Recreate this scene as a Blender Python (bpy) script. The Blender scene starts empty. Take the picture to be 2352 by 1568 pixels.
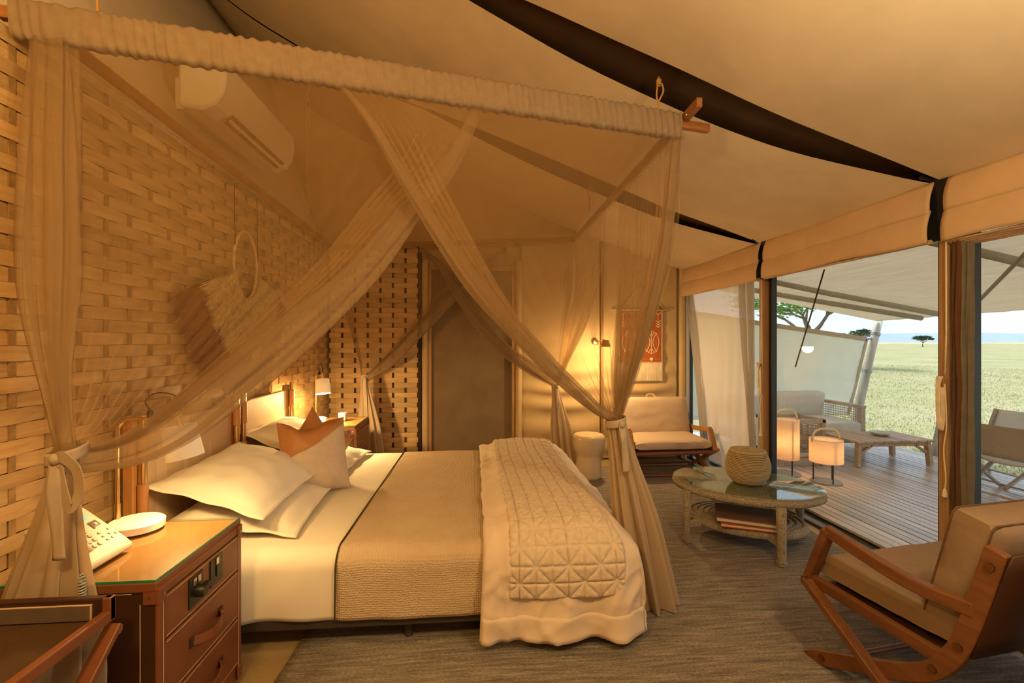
import bpy, math, random
from mathutils import Vector, Matrix, noise
random.seed(7)
PI = math.pi
scene = bpy.context.scene
COL = scene.collection

# ------------------------------------------------------------------ camera
cam_data = bpy.data.cameras.new('camera')
cam_data.sensor_width = 36.0
cam_data.lens = 1045.0 / 2352.0 * 36.0
cam_data.clip_start = 0.05
cam_data.clip_end = 3000
cam = bpy.data.objects.new('camera', cam_data)
COL.objects.link(cam)
cam.location = (0, 0, 1.45)
cam.rotation_euler = (PI / 2, 0, -math.radians(4.7))
scene.camera = cam

# ------------------------------------------------------------------ view
scene.view_settings.view_transform = 'Standard'
scene.view_settings.look = 'None'
scene.view_settings.gamma = 1.0
scene.view_settings.use_curve_mapping = False
scene.view_settings.exposure = 0.45
scene.cycles.transparent_max_bounces = 18
scene.cycles.max_bounces = 5
scene.cycles.diffuse_bounces = 3
scene.cycles.glossy_bounces = 2
scene.cycles.transmission_bounces = 3
scene.cycles.use_adaptive_sampling = True
scene.cycles.adaptive_threshold = 0.07
scene.cycles.sample_clamp_indirect = 4.0
scene.cycles.caustics_reflective = False
scene.cycles.caustics_refractive = False
scene.cycles.use_denoising = True

# ------------------------------------------------------------------ world (hazy bright sky)
world = bpy.data.worlds.new('sky_world')
scene.world = world
world.use_nodes = True
wn = world.node_tree.nodes
wl = world.node_tree.links
wn.clear()
w_out = wn.new('ShaderNodeOutputWorld')
w_bg = wn.new('ShaderNodeBackground')
w_tc = wn.new('ShaderNodeTexCoord')
w_sep = wn.new('ShaderNodeSeparateXYZ')
w_ramp = wn.new('ShaderNodeValToRGB')
w_ramp.color_ramp.elements[0].position = 0.0
w_ramp.color_ramp.elements[0].color = (0.58, 0.69, 0.82, 1)
w_ramp.color_ramp.elements[1].position = 0.5
w_ramp.color_ramp.elements[1].color = (0.56, 0.72, 0.92, 1)
w_noise = wn.new('ShaderNodeTexNoise')
w_noise.inputs['Scale'].default_value = 2.5
w_noise.inputs['Detail'].default_value = 5
w_mix = wn.new('ShaderNodeMixRGB')
w_mix.inputs[2].default_value = (0.74, 0.81, 0.90, 1)
w_nr = wn.new('ShaderNodeValToRGB')
w_nr.color_ramp.elements[0].position = 0.45
w_nr.color_ramp.elements[1].position = 0.7
wl.new(w_tc.outputs['Generated'], w_sep.inputs[0])
wl.new(w_sep.outputs['Z'], w_ramp.inputs[0])
wl.new(w_tc.outputs['Generated'], w_noise.inputs['Vector'])
wl.new(w_noise.outputs['Fac'], w_nr.inputs[0])
wl.new(w_nr.outputs[0], w_mix.inputs[0])
wl.new(w_ramp.outputs[0], w_mix.inputs[1])
wl.new(w_mix.outputs[0], w_bg.inputs[0])
w_bg.inputs['Strength'].default_value = 1.3
wl.new(w_bg.outputs[0], w_out.inputs[0])

# ------------------------------------------------------------------ light helper, added room fill, sun
def light(name, kind, loc, energy, color, size=0.05, rot=None, **kw):
    d = bpy.data.lights.new(name, kind)
    d.energy = energy
    d.color = color
    if kind == 'AREA':
        d.size = size
    else:
        d.shadow_soft_size = size
    for k, v in kw.items():
        setattr(d, k, v)
    o = bpy.data.objects.new(name, d)
    COL.objects.link(o)
    o.location = loc
    if rot:
        o.rotation_euler = rot
    return o

WARM = (1.0, 0.68, 0.31)
AMBER = (1.0, 0.60, 0.18)
# added fill lights without fixtures, out of view, warming ceiling and room
light('front_fill_light', 'POINT', (1.15, 0.50, 2.20), 50, (1.0, 0.75, 0.40), 0.12)
light('amber_fill_light', 'POINT', (-0.85, 0.20, 2.50), 74, AMBER, 0.14)
light('rear_fill_light', 'POINT', (1.2, -0.7, 1.8), 6, WARM, 0.10)
# hazy sun from behind the tent
light('sun', 'SUN', (-20, -5, 30), 2.9, (1.0, 0.95, 0.86), 0.1, (0, -math.radians(35), math.radians(8)), angle=math.radians(14))

# ------------------------------------------------------------------ materials
MATS = {}
def _nt(name):
    m = bpy.data.materials.new(name)
    m.use_nodes = True
    nt = m.node_tree
    b = nt.nodes['Principled BSDF']
    return m, nt, b

def mat(name, col, rough=0.7, metal=0.0, var=0.12, scale=18.0, bump=0.0, bscale=300.0,
        stretch=(1, 1, 1), spec=0.3, sheen=0.0, weave=0.0, wscale=400.0, wdir='both', trans=0.0, bdist=0.002):
    """procedural surface: noise-varied colour, optional fine bump, optional cloth weave bump"""
    m, nt, b = _nt(name)
    N, L = nt.nodes, nt.links
    tc = N.new('ShaderNodeTexCoord')
    mp = N.new('ShaderNodeMapping')
    mp.inputs['Scale'].default_value = stretch
    L.new(tc.outputs['Object'], mp.inputs['Vector'])
    nz = N.new('ShaderNodeTexNoise')
    nz.inputs['Scale'].default_value = scale
    nz.inputs['Detail'].default_value = 3
    nz.inputs['Roughness'].default_value = 0.6
    L.new(mp.outputs[0], nz.inputs['Vector'])
    rp = N.new('ShaderNodeValToRGB')
    c0 = [max(0, c * (1 - var)) for c in col] + [1]
    c1 = [min(1, c * (1 + var)) for c in col] + [1]
    rp.color_ramp.elements[0].position = 0.3
    rp.color_ramp.elements[1].position = 0.7
    rp.color_ramp.elements[0].color = c0
    rp.color_ramp.elements[1].color = c1
    L.new(nz.outputs['Fac'], rp.inputs[0])
    L.new(rp.outputs[0], b.inputs['Base Color'])
    b.inputs['Roughness'].default_value = rough
    b.inputs['Metallic'].default_value = metal
    b.inputs['Specular IOR Level'].default_value = spec
    if sheen:
        b.inputs['Sheen Weight'].default_value = sheen
    h = None
    if bump:
        n2 = N.new('ShaderNodeTexNoise')
        n2.inputs['Scale'].default_value = bscale
        n2.inputs['Detail'].default_value = 3
        L.new(mp.outputs[0], n2.inputs['Vector'])
        h = n2.outputs['Fac']
        bp = N.new('ShaderNodeBump')
        bp.inputs['Strength'].default_value = bump
        bp.inputs['Distance'].default_value = bdist
        L.new(h, bp.inputs['Height'])
        L.new(bp.outputs[0], b.inputs['Normal'])
    if weave:
        a = []
        for d in (('X', 'Y', 'Z') if wdir == 'both' else (wdir,)):
            wv = N.new('ShaderNodeTexWave')
            wv.bands_direction = d
            wv.inputs['Scale'].default_value = wscale
            wv.inputs['Distortion'].default_value = 1.0
            L.new(tc.outputs['Object'], wv.inputs['Vector'])
            a.append(wv.outputs['Fac'])
        s = a[0]
        for q in a[1:]:
            ad = N.new('ShaderNodeMath')
            ad.operation = 'ADD'
            L.new(s, ad.inputs[0]); L.new(q, ad.inputs[1])
            s = ad.outputs[0]
        bp2 = N.new('ShaderNodeBump')
        bp2.inputs['Strength'].default_value = weave
        bp2.inputs['Distance'].default_value = 0.002
        L.new(s, bp2.inputs['Height'])
        if bump:
            L.new(bp.outputs[0], bp2.inputs['Normal'])
        L.new(bp2.outputs[0], b.inputs['Normal'])
    if trans:
        out = N['Material Output']
        tl = N.new('ShaderNodeBsdfTranslucent')
        L.new(rp.outputs[0], tl.inputs['Color'])
        mx = N.new('ShaderNodeMixShader')
        mx.inputs[0].default_value = trans
        L.new(b.outputs[0], mx.inputs[1]); L.new(tl.outputs[0], mx.inputs[2])
        L.new(mx.outputs[0], out.inputs['Surface'])
    MATS[name] = m
    return m

def wood(name, c_dark, c_light, axis='X', scale=6.0, rough=0.45, ring=1.0):
    m, nt, b = _nt(name)
    N, L = nt.nodes, nt.links
    tc = N.new('ShaderNodeTexCoord')
    mp = N.new('ShaderNodeMapping')
    s = {'X': (0.12, 1, 1), 'Y': (1, 0.12, 1), 'Z': (1, 1, 0.12)}[axis]
    mp.inputs['Scale'].default_value = [q * scale for q in s]
    L.new(tc.outputs['Object'], mp.inputs['Vector'])
    oi = N.new('ShaderNodeObjectInfo')
    nz = N.new('ShaderNodeTexNoise')
    nz.noise_dimensions = '4D'
    nz.inputs['Scale'].default_value = 3.0
    nz.inputs['Detail'].default_value = 4
    nz.inputs['Roughness'].default_value = 0.65
    nz.inputs['Distortion'].default_value = 0.6 * ring
    L.new(mp.outputs[0], nz.inputs['Vector'])
    mu = N.new('ShaderNodeMath'); mu.operation = 'MULTIPLY'; mu.inputs[1].default_value = 40
    L.new(oi.outputs['Random'], mu.inputs[0])
    L.new(mu.outputs[0], nz.inputs['W'])
    rp = N.new('ShaderNodeValToRGB')
    rp.color_ramp.elements[0].position = 0.3
    rp.color_ramp.elements[1].position = 0.72
    rp.color_ramp.elements[0].color = (*c_dark, 1)
    rp.color_ramp.elements[1].color = (*c_light, 1)
    L.new(nz.outputs['Fac'], rp.inputs[0])
    hv = N.new('ShaderNodeHueSaturation')
    mr = N.new('ShaderNodeMapRange')
    mr.inputs[3].default_value = 0.8; mr.inputs[4].default_value = 1.2
    L.new(oi.outputs['Random'], mr.inputs[0])
    L.new(mr.outputs[0], hv.inputs['Value'])
    L.new(rp.outputs[0], hv.inputs['Color'])
    L.new(hv.outputs[0], b.inputs['Base Color'])
    b.inputs['Roughness'].default_value = rough
    b.inputs['Specular IOR Level'].default_value = 0.35
    bp = N.new('ShaderNodeBump')
    bp.inputs['Strength'].default_value = 0.15
    bp.inputs['Distance'].default_value = 0.002
    L.new(nz.outputs['Fac'], bp.inputs['Height'])
    L.new(bp.outputs[0], b.inputs['Normal'])
    MATS[name] = m
    return m

def sheer(name, col, dens):
    """gauze: part of it lets light straight through, the threads scatter it"""
    m = bpy.data.materials.new(name)
    m.use_nodes = True
    nt = m.node_tree
    N, L = nt.nodes, nt.links
    N.clear()
    out = N.new('ShaderNodeOutputMaterial')
    tr = N.new('ShaderNodeBsdfTransparent')
    df = N.new('ShaderNodeBsdfDiffuse'); df.inputs['Color'].default_value = (*col, 1)
    tl = N.new('ShaderNodeBsdfTranslucent'); tl.inputs['Color'].default_value = (*col, 1)
    m1 = N.new('ShaderNodeMixShader'); m1.inputs[0].default_value = 0.45
    L.new(df.outputs[0], m1.inputs[1]); L.new(tl.outputs[0], m1.inputs[2])
    m2 = N.new('ShaderNodeMixShader'); m2.inputs[0].default_value = dens
    L.new(tr.outputs[0], m2.inputs[1]); L.new(m1.outputs[0], m2.inputs[2])
    L.new(m2.outputs[0], out.inputs['Surface'])
    MATS[name] = m
    return m

def glass(name, tint=(1, 1, 1), rough=0.0, ior=1.45):
    m = bpy.data.materials.new(name)
    m.use_nodes = True
    nt = m.node_tree
    N, L = nt.nodes, nt.links
    N.clear()
    out = N.new('ShaderNodeOutputMaterial')
    tr = N.new('ShaderNodeBsdfTransparent'); tr.inputs['Color'].default_value = (*tint, 1)
    gl = N.new('ShaderNodeBsdfGlossy'); gl.inputs['Roughness'].default_value = rough
    # Schlick reflectance of a thin sheet, the same from both of its sides
    lw = N.new('ShaderNodeLayerWeight'); lw.inputs['Blend'].default_value = 0.5
    pw = N.new('ShaderNodeMath'); pw.operation = 'POWER'; pw.inputs[1].default_value = 5.0
    L.new(lw.outputs['Facing'], pw.inputs[0])
    r0 = ((ior - 1) / (ior + 1)) ** 2
    ma = N.new('ShaderNodeMath'); ma.operation = 'MULTIPLY_ADD'; ma.inputs[1].default_value = 1 - r0; ma.inputs[2].default_value = r0
    L.new(pw.outputs[0], ma.inputs[0])
    mx = N.new('ShaderNodeMixShader')
    L.new(ma.outputs[0], mx.inputs[0])
    L.new(tr.outputs[0], mx.inputs[1]); L.new(gl.outputs[0], mx.inputs[2])
    L.new(mx.outputs[0], out.inputs['Surface'])
    MATS[name] = m
    return m

def emit(name, col, strength):
    m, nt, b = _nt(name)
    b.inputs['Base Color'].default_value = (*col, 1)
    b.inputs['Emission Color'].default_value = (*col, 1)
    b.inputs['Emission Strength'].default_value = strength
    MATS[name] = m
    return m

# ------------------------------------------------------------------ mesh helpers
def V(*a):
    return Vector(a if len(a) == 3 else a[0])

class MB:
    """collects primitive shapes into one mesh"""
    def __init__(self):
        self.v = []
        self.f = []
    def add(self, vs, fs):
        o = len(self.v)
        self.v += [Vector(p) for p in vs]
        self.f += [tuple(i + o for i in f) for f in fs]
        return self
    def box(self, c, s, rot=None):
        hx, hy, hz = s[0] / 2, s[1] / 2, s[2] / 2
        vs = [Vector((x, y, z)) for z in (-hz, hz) for y in (-hy, hy) for x in (-hx, hx)]
        if rot is not None:
            vs = [rot @ p for p in vs]
        vs = [p + Vector(c) for p in vs]
        return self.add(vs, [(0, 2, 3, 1), (4, 5, 7, 6), (0, 1, 5, 4), (2, 6, 7, 3), (0, 4, 6, 2), (1, 3, 7, 5)])
    def bar(self, p, q, w, h, up=(0, 0, 1)):
        p, q = Vector(p), Vector(q)
        d = (q - p)
        t = d.normalized()
        s = t.cross(Vector(up))
        if s.length < 1e-4:
            s = t.cross(Vector((1, 0, 0)))
        s.normalize()
        u = s.cross(t).normalized()
        vs = []
        for e in (p, q):
            for a, b in ((-1, -1), (1, -1), (1, 1), (-1, 1)):
                vs.append(e + s * (a * w / 2) + u * (b * h / 2))
        return self.add(vs, [(0, 3, 2, 1), (4, 5, 6, 7), (0, 1, 5, 4), (1, 2, 6, 5), (2, 3, 7, 6), (3, 0, 4, 7)])
    def tube(self, pts, r, seg=10, caps=True, flat=None):
        pts = [Vector(p) for p in pts]
        n = len(pts)
        rs = r if isinstance(r, (list, tuple)) else [r] * n
        prev = None
        base = len(self.v)
        for i, p in enumerate(pts):
            t = (pts[min(i + 1, n - 1)] - pts[max(i - 1, 0)])
            if t.length < 1e-9:
                t = Vector((0, 0, 1))
            t.normalize()
            if prev is None:
                a = Vector((0, 0, 1)) if abs(t.z) < 0.9 else Vector((1, 0, 0))
                s = t.cross(a).normalized()
            else:
                s = prev - t * prev.dot(t)
                s = s.normalized() if s.length > 1e-6 else t.orthogonal().normalized()
            prev = s
            u = t.cross(s)
            fl = flat if flat else 1.0
            for k in range(seg):
                an = 2 * PI * k / seg
                self.v.append(p + s * (math.cos(an) * rs[i]) + u * (math.sin(an) * rs[i] * fl))
        for i in range(n - 1):
            for k in range(seg):
                a = base + i * seg + k
                b = base + i * seg + (k + 1) % seg
                self.f.append((a, b, b + seg, a + seg))
        if caps:
            self.f.append(tuple(base + k for k in reversed(range(seg))))
            self.f.append(tuple(base + (n - 1) * seg + k for k in range(seg)))
        return self
    def strip(self, pts, w, th, up=(0, 0, 1)):
        """rectangular section swept along pts; w across, th along 'up'"""
        pts = [Vector(p) for p in pts]
        n = len(pts)
        base = len(self.v)
        upv = Vector(up)
        for i, p in enumerate(pts):
            t = (pts[min(i + 1, n - 1)] - pts[max(i - 1, 0)]).normalized()
            s = t.cross(upv)
            s = s.normalized() if s.length > 1e-6 else t.orthogonal().normalized()
            u = s.cross(t).normalized()
            for a, b in ((-1, -1), (1, -1), (1, 1), (-1, 1)):
                self.v.append(p + s * (a * w / 2) + u * (b * th / 2))
        for i in range(n - 1):
            for k in range(4):
                a = base + i * 4 + k
                b = base + i * 4 + (k + 1) % 4
                self.f.append((a, b, b + 4, a + 4))
        self.f.append((base + 3, base + 2, base + 1, base))
        e = base + (n - 1) * 4
        self.f.append((e, e + 1, e + 2, e + 3))
        return self
    def lathe(self, prof, seg=32, c=(0, 0, 0), sx=1.0, sy=1.0, cap=True):
        c = Vector(c)
        base = len(self.v)
        for r, z in prof:
            for k in range(seg):
                an = 2 * PI * k / seg
                self.v.append(c + Vector((math.cos(an) * r * sx, math.sin(an) * r * sy, z)))
        m = len(prof)
        for i in range(m - 1):
            for k in range(seg):
                a = base + i * seg + k
                b = base + i * seg + (k + 1) % seg
                self.f.append((a, b, b + seg, a + seg))
        if cap:
            self.f.append(tuple(base + k for k in reversed(range(seg))))
            self.f.append(tuple(base + (m - 1) * seg + k for k in range(seg)))
        return self
    def grid(self, fn, nu, nv, closed_u=False):
        base = len(self.v)
        for j in range(nv + 1):
            for i in range(nu + (0 if closed_u else 1)):
                self.v.append(Vector(fn(i / nu, j / nv)))
        w = nu if closed_u else nu + 1
        for j in range(nv):
            for i in range(nu):
                a = base + j * w + i
                b = base + j * w + (i + 1) % w
                self.f.append((a, b, b + w, a + w))
        return self
    def prism(self, outline, axis_vec, c=(0, 0, 0)):
        """outline: list of 3D points (planar), extruded by axis_vec"""
        n = len(outline)
        o = [Vector(p) + Vector(c) for p in outline]
        a = Vector(axis_vec)
        vs = o + [p + a for p in o]
        fs = [tuple(reversed(range(n))), tuple(range(n, 2 * n))]
        for i in range(n):
            j = (i + 1) % n
            fs.append((i, j, j + n, i + n))
        return self.add(vs, fs)
    def xform(self, m):
        self.v = [m @ p for p in self.v]
        return self
    def mesh(self, name, smooth=False):
        me = bpy.data.meshes.new(name)
        me.from_pydata([tuple(p) for p in self.v], [], self.f)
        me.update()
        if smooth:
            me.polygons.foreach_set('use_smooth', [True] * len(me.polygons))
        return me
    def build(self, name, m, parent=None, smooth=False, bevel=0.0, world=False, solid=0.0, subsurf=0, auto=None, label=None):
        vs = self.v
        if world and parent is not None:
            inv = wmat(parent).inverted()
            self.v = [inv @ p for p in vs]
        me = self.mesh(name, smooth)
        o = bpy.data.objects.new(name, me)
        COL.objects.link(o)
        mm = MATS[m] if isinstance(m, str) else m
        me.materials.append(mm)
        if parent is not None:
            o.parent = parent
        if solid:
            md = o.modifiers.new('solid', 'SOLIDIFY'); md.thickness = solid; md.offset = 0
        if bevel:
            md = o.modifiers.new('bevel', 'BEVEL'); md.width = bevel; md.segments = 2
            md.limit_method = 'ANGLE'; md.angle_limit = math.radians(40)
        if subsurf:
            md = o.modifiers.new('sub', 'SUBSURF'); md.levels = subsurf; md.render_levels = subsurf
        if auto is not None:
            me.polygons.foreach_set('use_smooth', [True] * len(me.polygons))
            me.set_sharp_from_angle(angle=math.radians(auto))
        if label:
            o['label'] = label
        return o

def wmat(o):
    m = Matrix.Translation(o.location) @ o.rotation_euler.to_matrix().to_4x4()
    if o.parent is not None:
        return wmat(o.parent) @ m
    return m

def thing(name, label, cat, loc=(0, 0, 0), rotz=0.0, group=None):
    o = bpy.data.objects.new(name, None)
    o.empty_display_size = 0.1
    COL.objects.link(o)
    o.location = loc
    o.rotation_euler = (0, 0, rotz)
    o['label'] = label
    o['category'] = cat
    if group:
        o['group'] = group
    return o

def tag(o, label, cat=None, group=None, kind=None):
    o['label'] = label
    if cat: o['category'] = cat
    if group: o['group'] = group
    if kind: o['kind'] = kind
    return o

def struct(o, label=None):
    o['kind'] = 'structure'
    if label: o['label'] = label
    return o

def child(src, name, parent, loc=(0, 0, 0), rot=(0, 0, 0), scale=None):
    """another piece sharing the mesh of src"""
    c = src.copy()
    c.name = name
    COL.objects.link(c)
    c.parent = parent
    c.location = loc
    c.rotation_euler = rot
    if scale: c.scale = scale
    return c

def copy_tree(o, parent=None):
    c = o.copy()
    COL.objects.link(c)
    c.parent = parent
    for ch in o.children:
        copy_tree(ch, c)
    return c

def catmull(pts, n=8):
    P = [Vector(p) for p in pts]
    out = []
    for i in range(len(P) - 1):
        p0 = P[max(i - 1, 0)]; p1 = P[i]; p2 = P[i + 1]; p3 = P[min(i + 2, len(P) - 1)]
        for k in range(n):
            t = k / n
            out.append(0.5 * ((2 * p1) + (-p0 + p2) * t + (2 * p0 - 5 * p1 + 4 * p2 - p3) * t * t + (-p0 + 3 * p1 - 3 * p2 + p3) * t ** 3))
    out.append(P[-1])
    return out

def resample(pts, n):
    """n+1 points evenly spaced along polyline"""
    L = [0]
    for a, b in zip(pts, pts[1:]):
        L.append(L[-1] + (Vector(b) - Vector(a)).length)
    out = []
    j = 0
    for i in range(n + 1):
        d = L[-1] * i / n
        while j < len(L) - 2 and L[j + 1] < d:
            j += 1
        f = (d - L[j]) / max(1e-9, L[j + 1] - L[j])
        out.append(Vector(pts[j]).lerp(Vector(pts[j + 1]), min(1, max(0, f))))
    return out

def nz(x, y=0.0, z=0.0):
    return noise.noise(Vector((x, y, z)))

def smooth01(t):
    t = max(0.0, min(1.0, t))
    return t * t * (3 - 2 * t)
# ================================================================== materials
mat('canvas', (0.72, 0.60, 0.45), 0.85, var=0.06, scale=3, bump=0.25, bscale=700, trans=0.0)
mat('canvas_wall', (0.52, 0.37, 0.20), 0.85, var=0.08, scale=3, bump=0.2, bscale=600)
mat('door_canvas', (0.20, 0.135, 0.08), 0.9, var=0.10, scale=4, bump=0.2, bscale=600)
mat('beam_dark', (0.042, 0.020, 0.008), 0.8, var=0.2, scale=6)
mat('outer_roof', (0.045, 0.023, 0.011), 0.9, var=0.2, scale=3)
mat('blind_cloth', (0.60, 0.41, 0.25), 0.9, var=0.07, scale=6, bump=0.3, bscale=500)
wood('weave_wood', (0.40, 0.235, 0.095), (0.60, 0.40, 0.19), 'X', 9, 0.6)
mat('weave_stake_dark', (0.05, 0.026, 0.010), 0.8, var=0.3, scale=20)
mat('weave_stake', (0.33, 0.195, 0.085), 0.8, var=0.3, scale=20)
mat('weave_back', (0.03, 0.017, 0.008), 0.9)
wood('post_wood', (0.28, 0.14, 0.055), (0.42, 0.23, 0.10), 'Z', 8, 0.5)
mat('black_metal', (0.012, 0.012, 0.016), 0.35, var=0.1, spec=0.5)
glass('window_glass', (0.96, 0.985, 0.98))
glass('table_glass', (0.86, 0.93, 0.88), ior=1.55)
wood('deck_wood', (0.50, 0.40, 0.335), (0.70, 0.60, 0.53), 'Y', 7, 0.30)
mat('deck_fascia', (0.10, 0.10, 0.085), 0.8, var=0.2, scale=9, stretch=(1, .1, 3))
mat('pebble', (0.25, 0.13, 0.08), 0.7, var=0.3, scale=9)
mat('floor_mat', (0.36, 0.25, 0.12), 0.75, var=0.15, scale=30, bump=0.3, bscale=160, stretch=(1, 8, 1))
mat('sill_stone', (0.45, 0.36, 0.27), 0.6, var=0.1, scale=8)

def rug_mat():
    m, nt, b = _nt('rug_weave')
    N, L = nt.nodes, nt.links
    tc = N.new('ShaderNodeTexCoord')
    mp = N.new('ShaderNodeMapping'); mp.inputs['Scale'].default_value = (0.7, 9, 1)
    L.new(tc.outputs['Object'], mp.inputs['Vector'])
    n1 = N.new('ShaderNodeTexNoise'); n1.inputs['Scale'].default_value = 6; n1.inputs['Detail'].default_value = 7; n1.inputs['Roughness'].default_value = 0.7
    L.new(mp.outputs[0], n1.inputs['Vector'])
    rp = N.new('ShaderNodeValToRGB')
    e = rp.color_ramp.elements
    e[0].position = 0.28; e[0].color = (0.12, 0.10, 0.082, 1)
    e[1].position = 0.72; e[1].color = (0.42, 0.365, 0.305, 1)
    x = e.new(0.5); x.color = (0.255, 0.217, 0.177, 1)
    L.new(n1.outputs['Fac'], rp.inputs[0])
    mp2 = N.new('ShaderNodeMapping'); mp2.inputs['Scale'].default_value = (55, 190, 1)
    L.new(tc.outputs['Object'], mp2.inputs['Vector'])
    n2 = N.new('ShaderNodeTexNoise'); n2.inputs['Scale'].default_value = 1.2; n2.inputs['Detail'].default_value = 3
    L.new(mp2.outputs[0], n2.inputs['Vector'])
    mxr = N.new('ShaderNodeMapRange'); mxr.inputs[1].default_value = 0.3; mxr.inputs[2].default_value = 0.7; mxr.inputs[3].default_value = 0.6; mxr.inputs[4].default_value = 1.35
    L.new(n2.outputs['Fac'], mxr.inputs[0])
    mx = N.new('ShaderNodeVectorMath'); mx.operation = 'MULTIPLY'
    L.new(rp.outputs[0], mx.inputs[0]); L.new(mxr.outputs[0], mx.inputs[1])
    L.new(mx.outputs[0], b.inputs['Base Color'])
    b.inputs['Roughness'].default_value = 0.95
    b.inputs['Specular IOR Level'].default_value = 0.1
    bp = N.new('ShaderNodeBump'); bp.inputs['Strength'].default_value = 0.9; bp.inputs['Distance'].default_value = 0.006
    L.new(n2.outputs['Fac'], bp.inputs['Height'])
    bp2 = N.new('ShaderNodeBump'); bp2.inputs['Strength'].default_value = 0.6; bp2.inputs['Distance'].default_value = 0.012
    L.new(n1.outputs['Fac'], bp2.inputs['Height']); L.new(bp.outputs[0], bp2.inputs['Normal'])
    L.new(bp2.outputs[0], b.inputs['Normal'])
    MATS['rug_weave'] = m
rug_mat()

# ================================================================== room shell
XW, YB, XL = 2.66, 5.5, -1.70        # window wall, back wall, woven head wall
YN = -1.3
prof = catmull([(2.62, 0, 2.335), (1.75, 0, 2.62), (1.0, 0, 2.91), (-0.15, 0, 3.35), (-0.89, 0, 3.62), (-1.82, 0, 4.13), (-2.45, 0, 4.6)], 8)
prof_x = [p.x for p in prof]
prof_z = [p.z for p in prof]
def zc(x):
    if x >= prof_x[0]: return prof_z[0]
    for i in range(len(prof) - 1):
        if prof_x[i + 1] <= x:
            f = (prof_x[i] - x) / (prof_x[i] - prof_x[i + 1])
            return prof_z[i] + f * (prof_z[i + 1] - prof_z[i])
    return prof_z[-1]

struct(MB().box((0.48, 2.1, -0.06), (4.5, 6.9, 0.12)).build('floor', 'floor_mat'), 'yellowish woven matting floor under the rug')
rug = MB()
def rug_f(u, v):
    x = -0.835 + u * 3.33; y = -1.0 + v * 6.1
    return (x + 0.004 * math.sin(y * 9), y, 0.014 + 0.0045 * nz(x * 2.2, y * 5) + 0.003 * nz(x * 6, y * 1.5, 4))
rug.grid(rug_f, 60, 110)
tag(rug.build('area_rug', 'rug_weave', smooth=True, solid=0.012), 'large brown hand-woven rug spread under the bed and chairs', 'rug')

# ceiling canvas bays, scalloped along the rafters
RAFT = [-0.85, 0.75, 2.345, 3.955, 5.66]
def bay(y0, y1):
    m = MB()
    def fn(u, v):
        i = u * (len(prof) - 1)
        k = min(int(i), len(prof) - 2)
        x = prof[k].x + (prof[k + 1].x - prof[k].x) * (i - k)
        z = prof[k].z + (prof[k + 1].z - prof[k].z) * (i - k)
        tt = max(0.0, min(1.0, (2.62 - x) / 3.05))
        g = math.sin(PI * tt) ** 0.8 if 0 < tt < 1 else 0
        a = y0 + 0.015 + 0.26 * g
        b = y1 - 0.015 - 0.02 * g
        y = a + (b - a) * v
        sag = -0.05 * math.sin(PI * v) * (0.35 + 0.65 * g)
        return (x, y, z + sag + 0.006 * nz(x * 2, y * 2))
    m.grid(fn, 48, 20)
    return m.build('canvas_panel', 'canvas', smooth=True)
ceil = struct(MB().grid(lambda u, v: (2.75 - 5.3 * u, -1.3 + 7.1 * v, zc(2.75 - 5.3 * u) + 0.24), 24, 4).build('ceiling', 'outer_roof', smooth=True, solid=0.01),
              'dark outer roof seen through the gaps of the canvas')
for a, b in zip(RAFT, RAFT[1:]):
    o = bay(a, b); o.parent = ceil
for y in RAFT:
    m = MB()
    m.strip([(p.x, y + 0.14, p.z + 0.10) for p in prof], 0.40, 0.10, (0, 0, 1))
    m.build('rafter', 'beam_dark', ceil)
# ridge end of the tent
m = MB().grid(lambda u, v: (-1.74 - 0.72 * v, YN + 6.9 * u, 2.5 + 2.2 * v - 0.10 * math.sin(PI * v)), 40, 8)
struct(m.build('wall_head_upper', 'canvas', smooth=True, solid=0.008), 'amber canvas slope rising above the woven head wall')
# brass-dark bracket plates where rafters land on the window wall
for y, wy in ((0.68, 0.13), (2.345, 0.17), (3.905, 0.19)):
    m = MB()
    m.box((2.60, y, 2.19), (0.05, wy, 0.36))
    m.tube([(2.60, y + 0.02, 2.36), (2.54, y + 0.02, 2.37), (2.50, y + 0.02, 2.375)], 0.012, 8)
    struct(m.build('trim_rafter_bracket', 'black_metal', bevel=0.004))

# ---------------------------------------------------------------- woven head wall
wl_ = struct(MB().box((XL - 0.06, 2.1, 1.29), (0.02, 6.9, 2.58)).build('wall_left', 'weave_back'), 'wall of interwoven wooden strips behind the bed')
PITCH, STK = 0.0585, 0.145
def weave_mesh(n_half, phase, amp=0.005):
    m = MB()
    pts = []
    sub = 6
    for i in range(n_half * sub + 1):
        t = i / sub
        pts.append((t * STK, amp * math.cos(PI * (t + phase)), 0))
    base = 0
    for i, p in enumerate(pts):
        for a, b in ((-1, -1), (1, -1), (1, 1), (-1, 1)):
            m.v.append(Vector((p[0], p[1] + a * 0.0022, b * 0.0284)))
    for i in range(len(pts) - 1):
        for k in range(4):
            a = i * 4 + k; b = i * 4 + (k + 1) % 4
            m.f.append((a, b, b + 4, a + 4))
    e = (len(pts) - 1) * 4
    m.f.append((3, 2, 1, 0)); m.f.append((e, e + 1, e + 2, e + 3))
    return m
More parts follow.
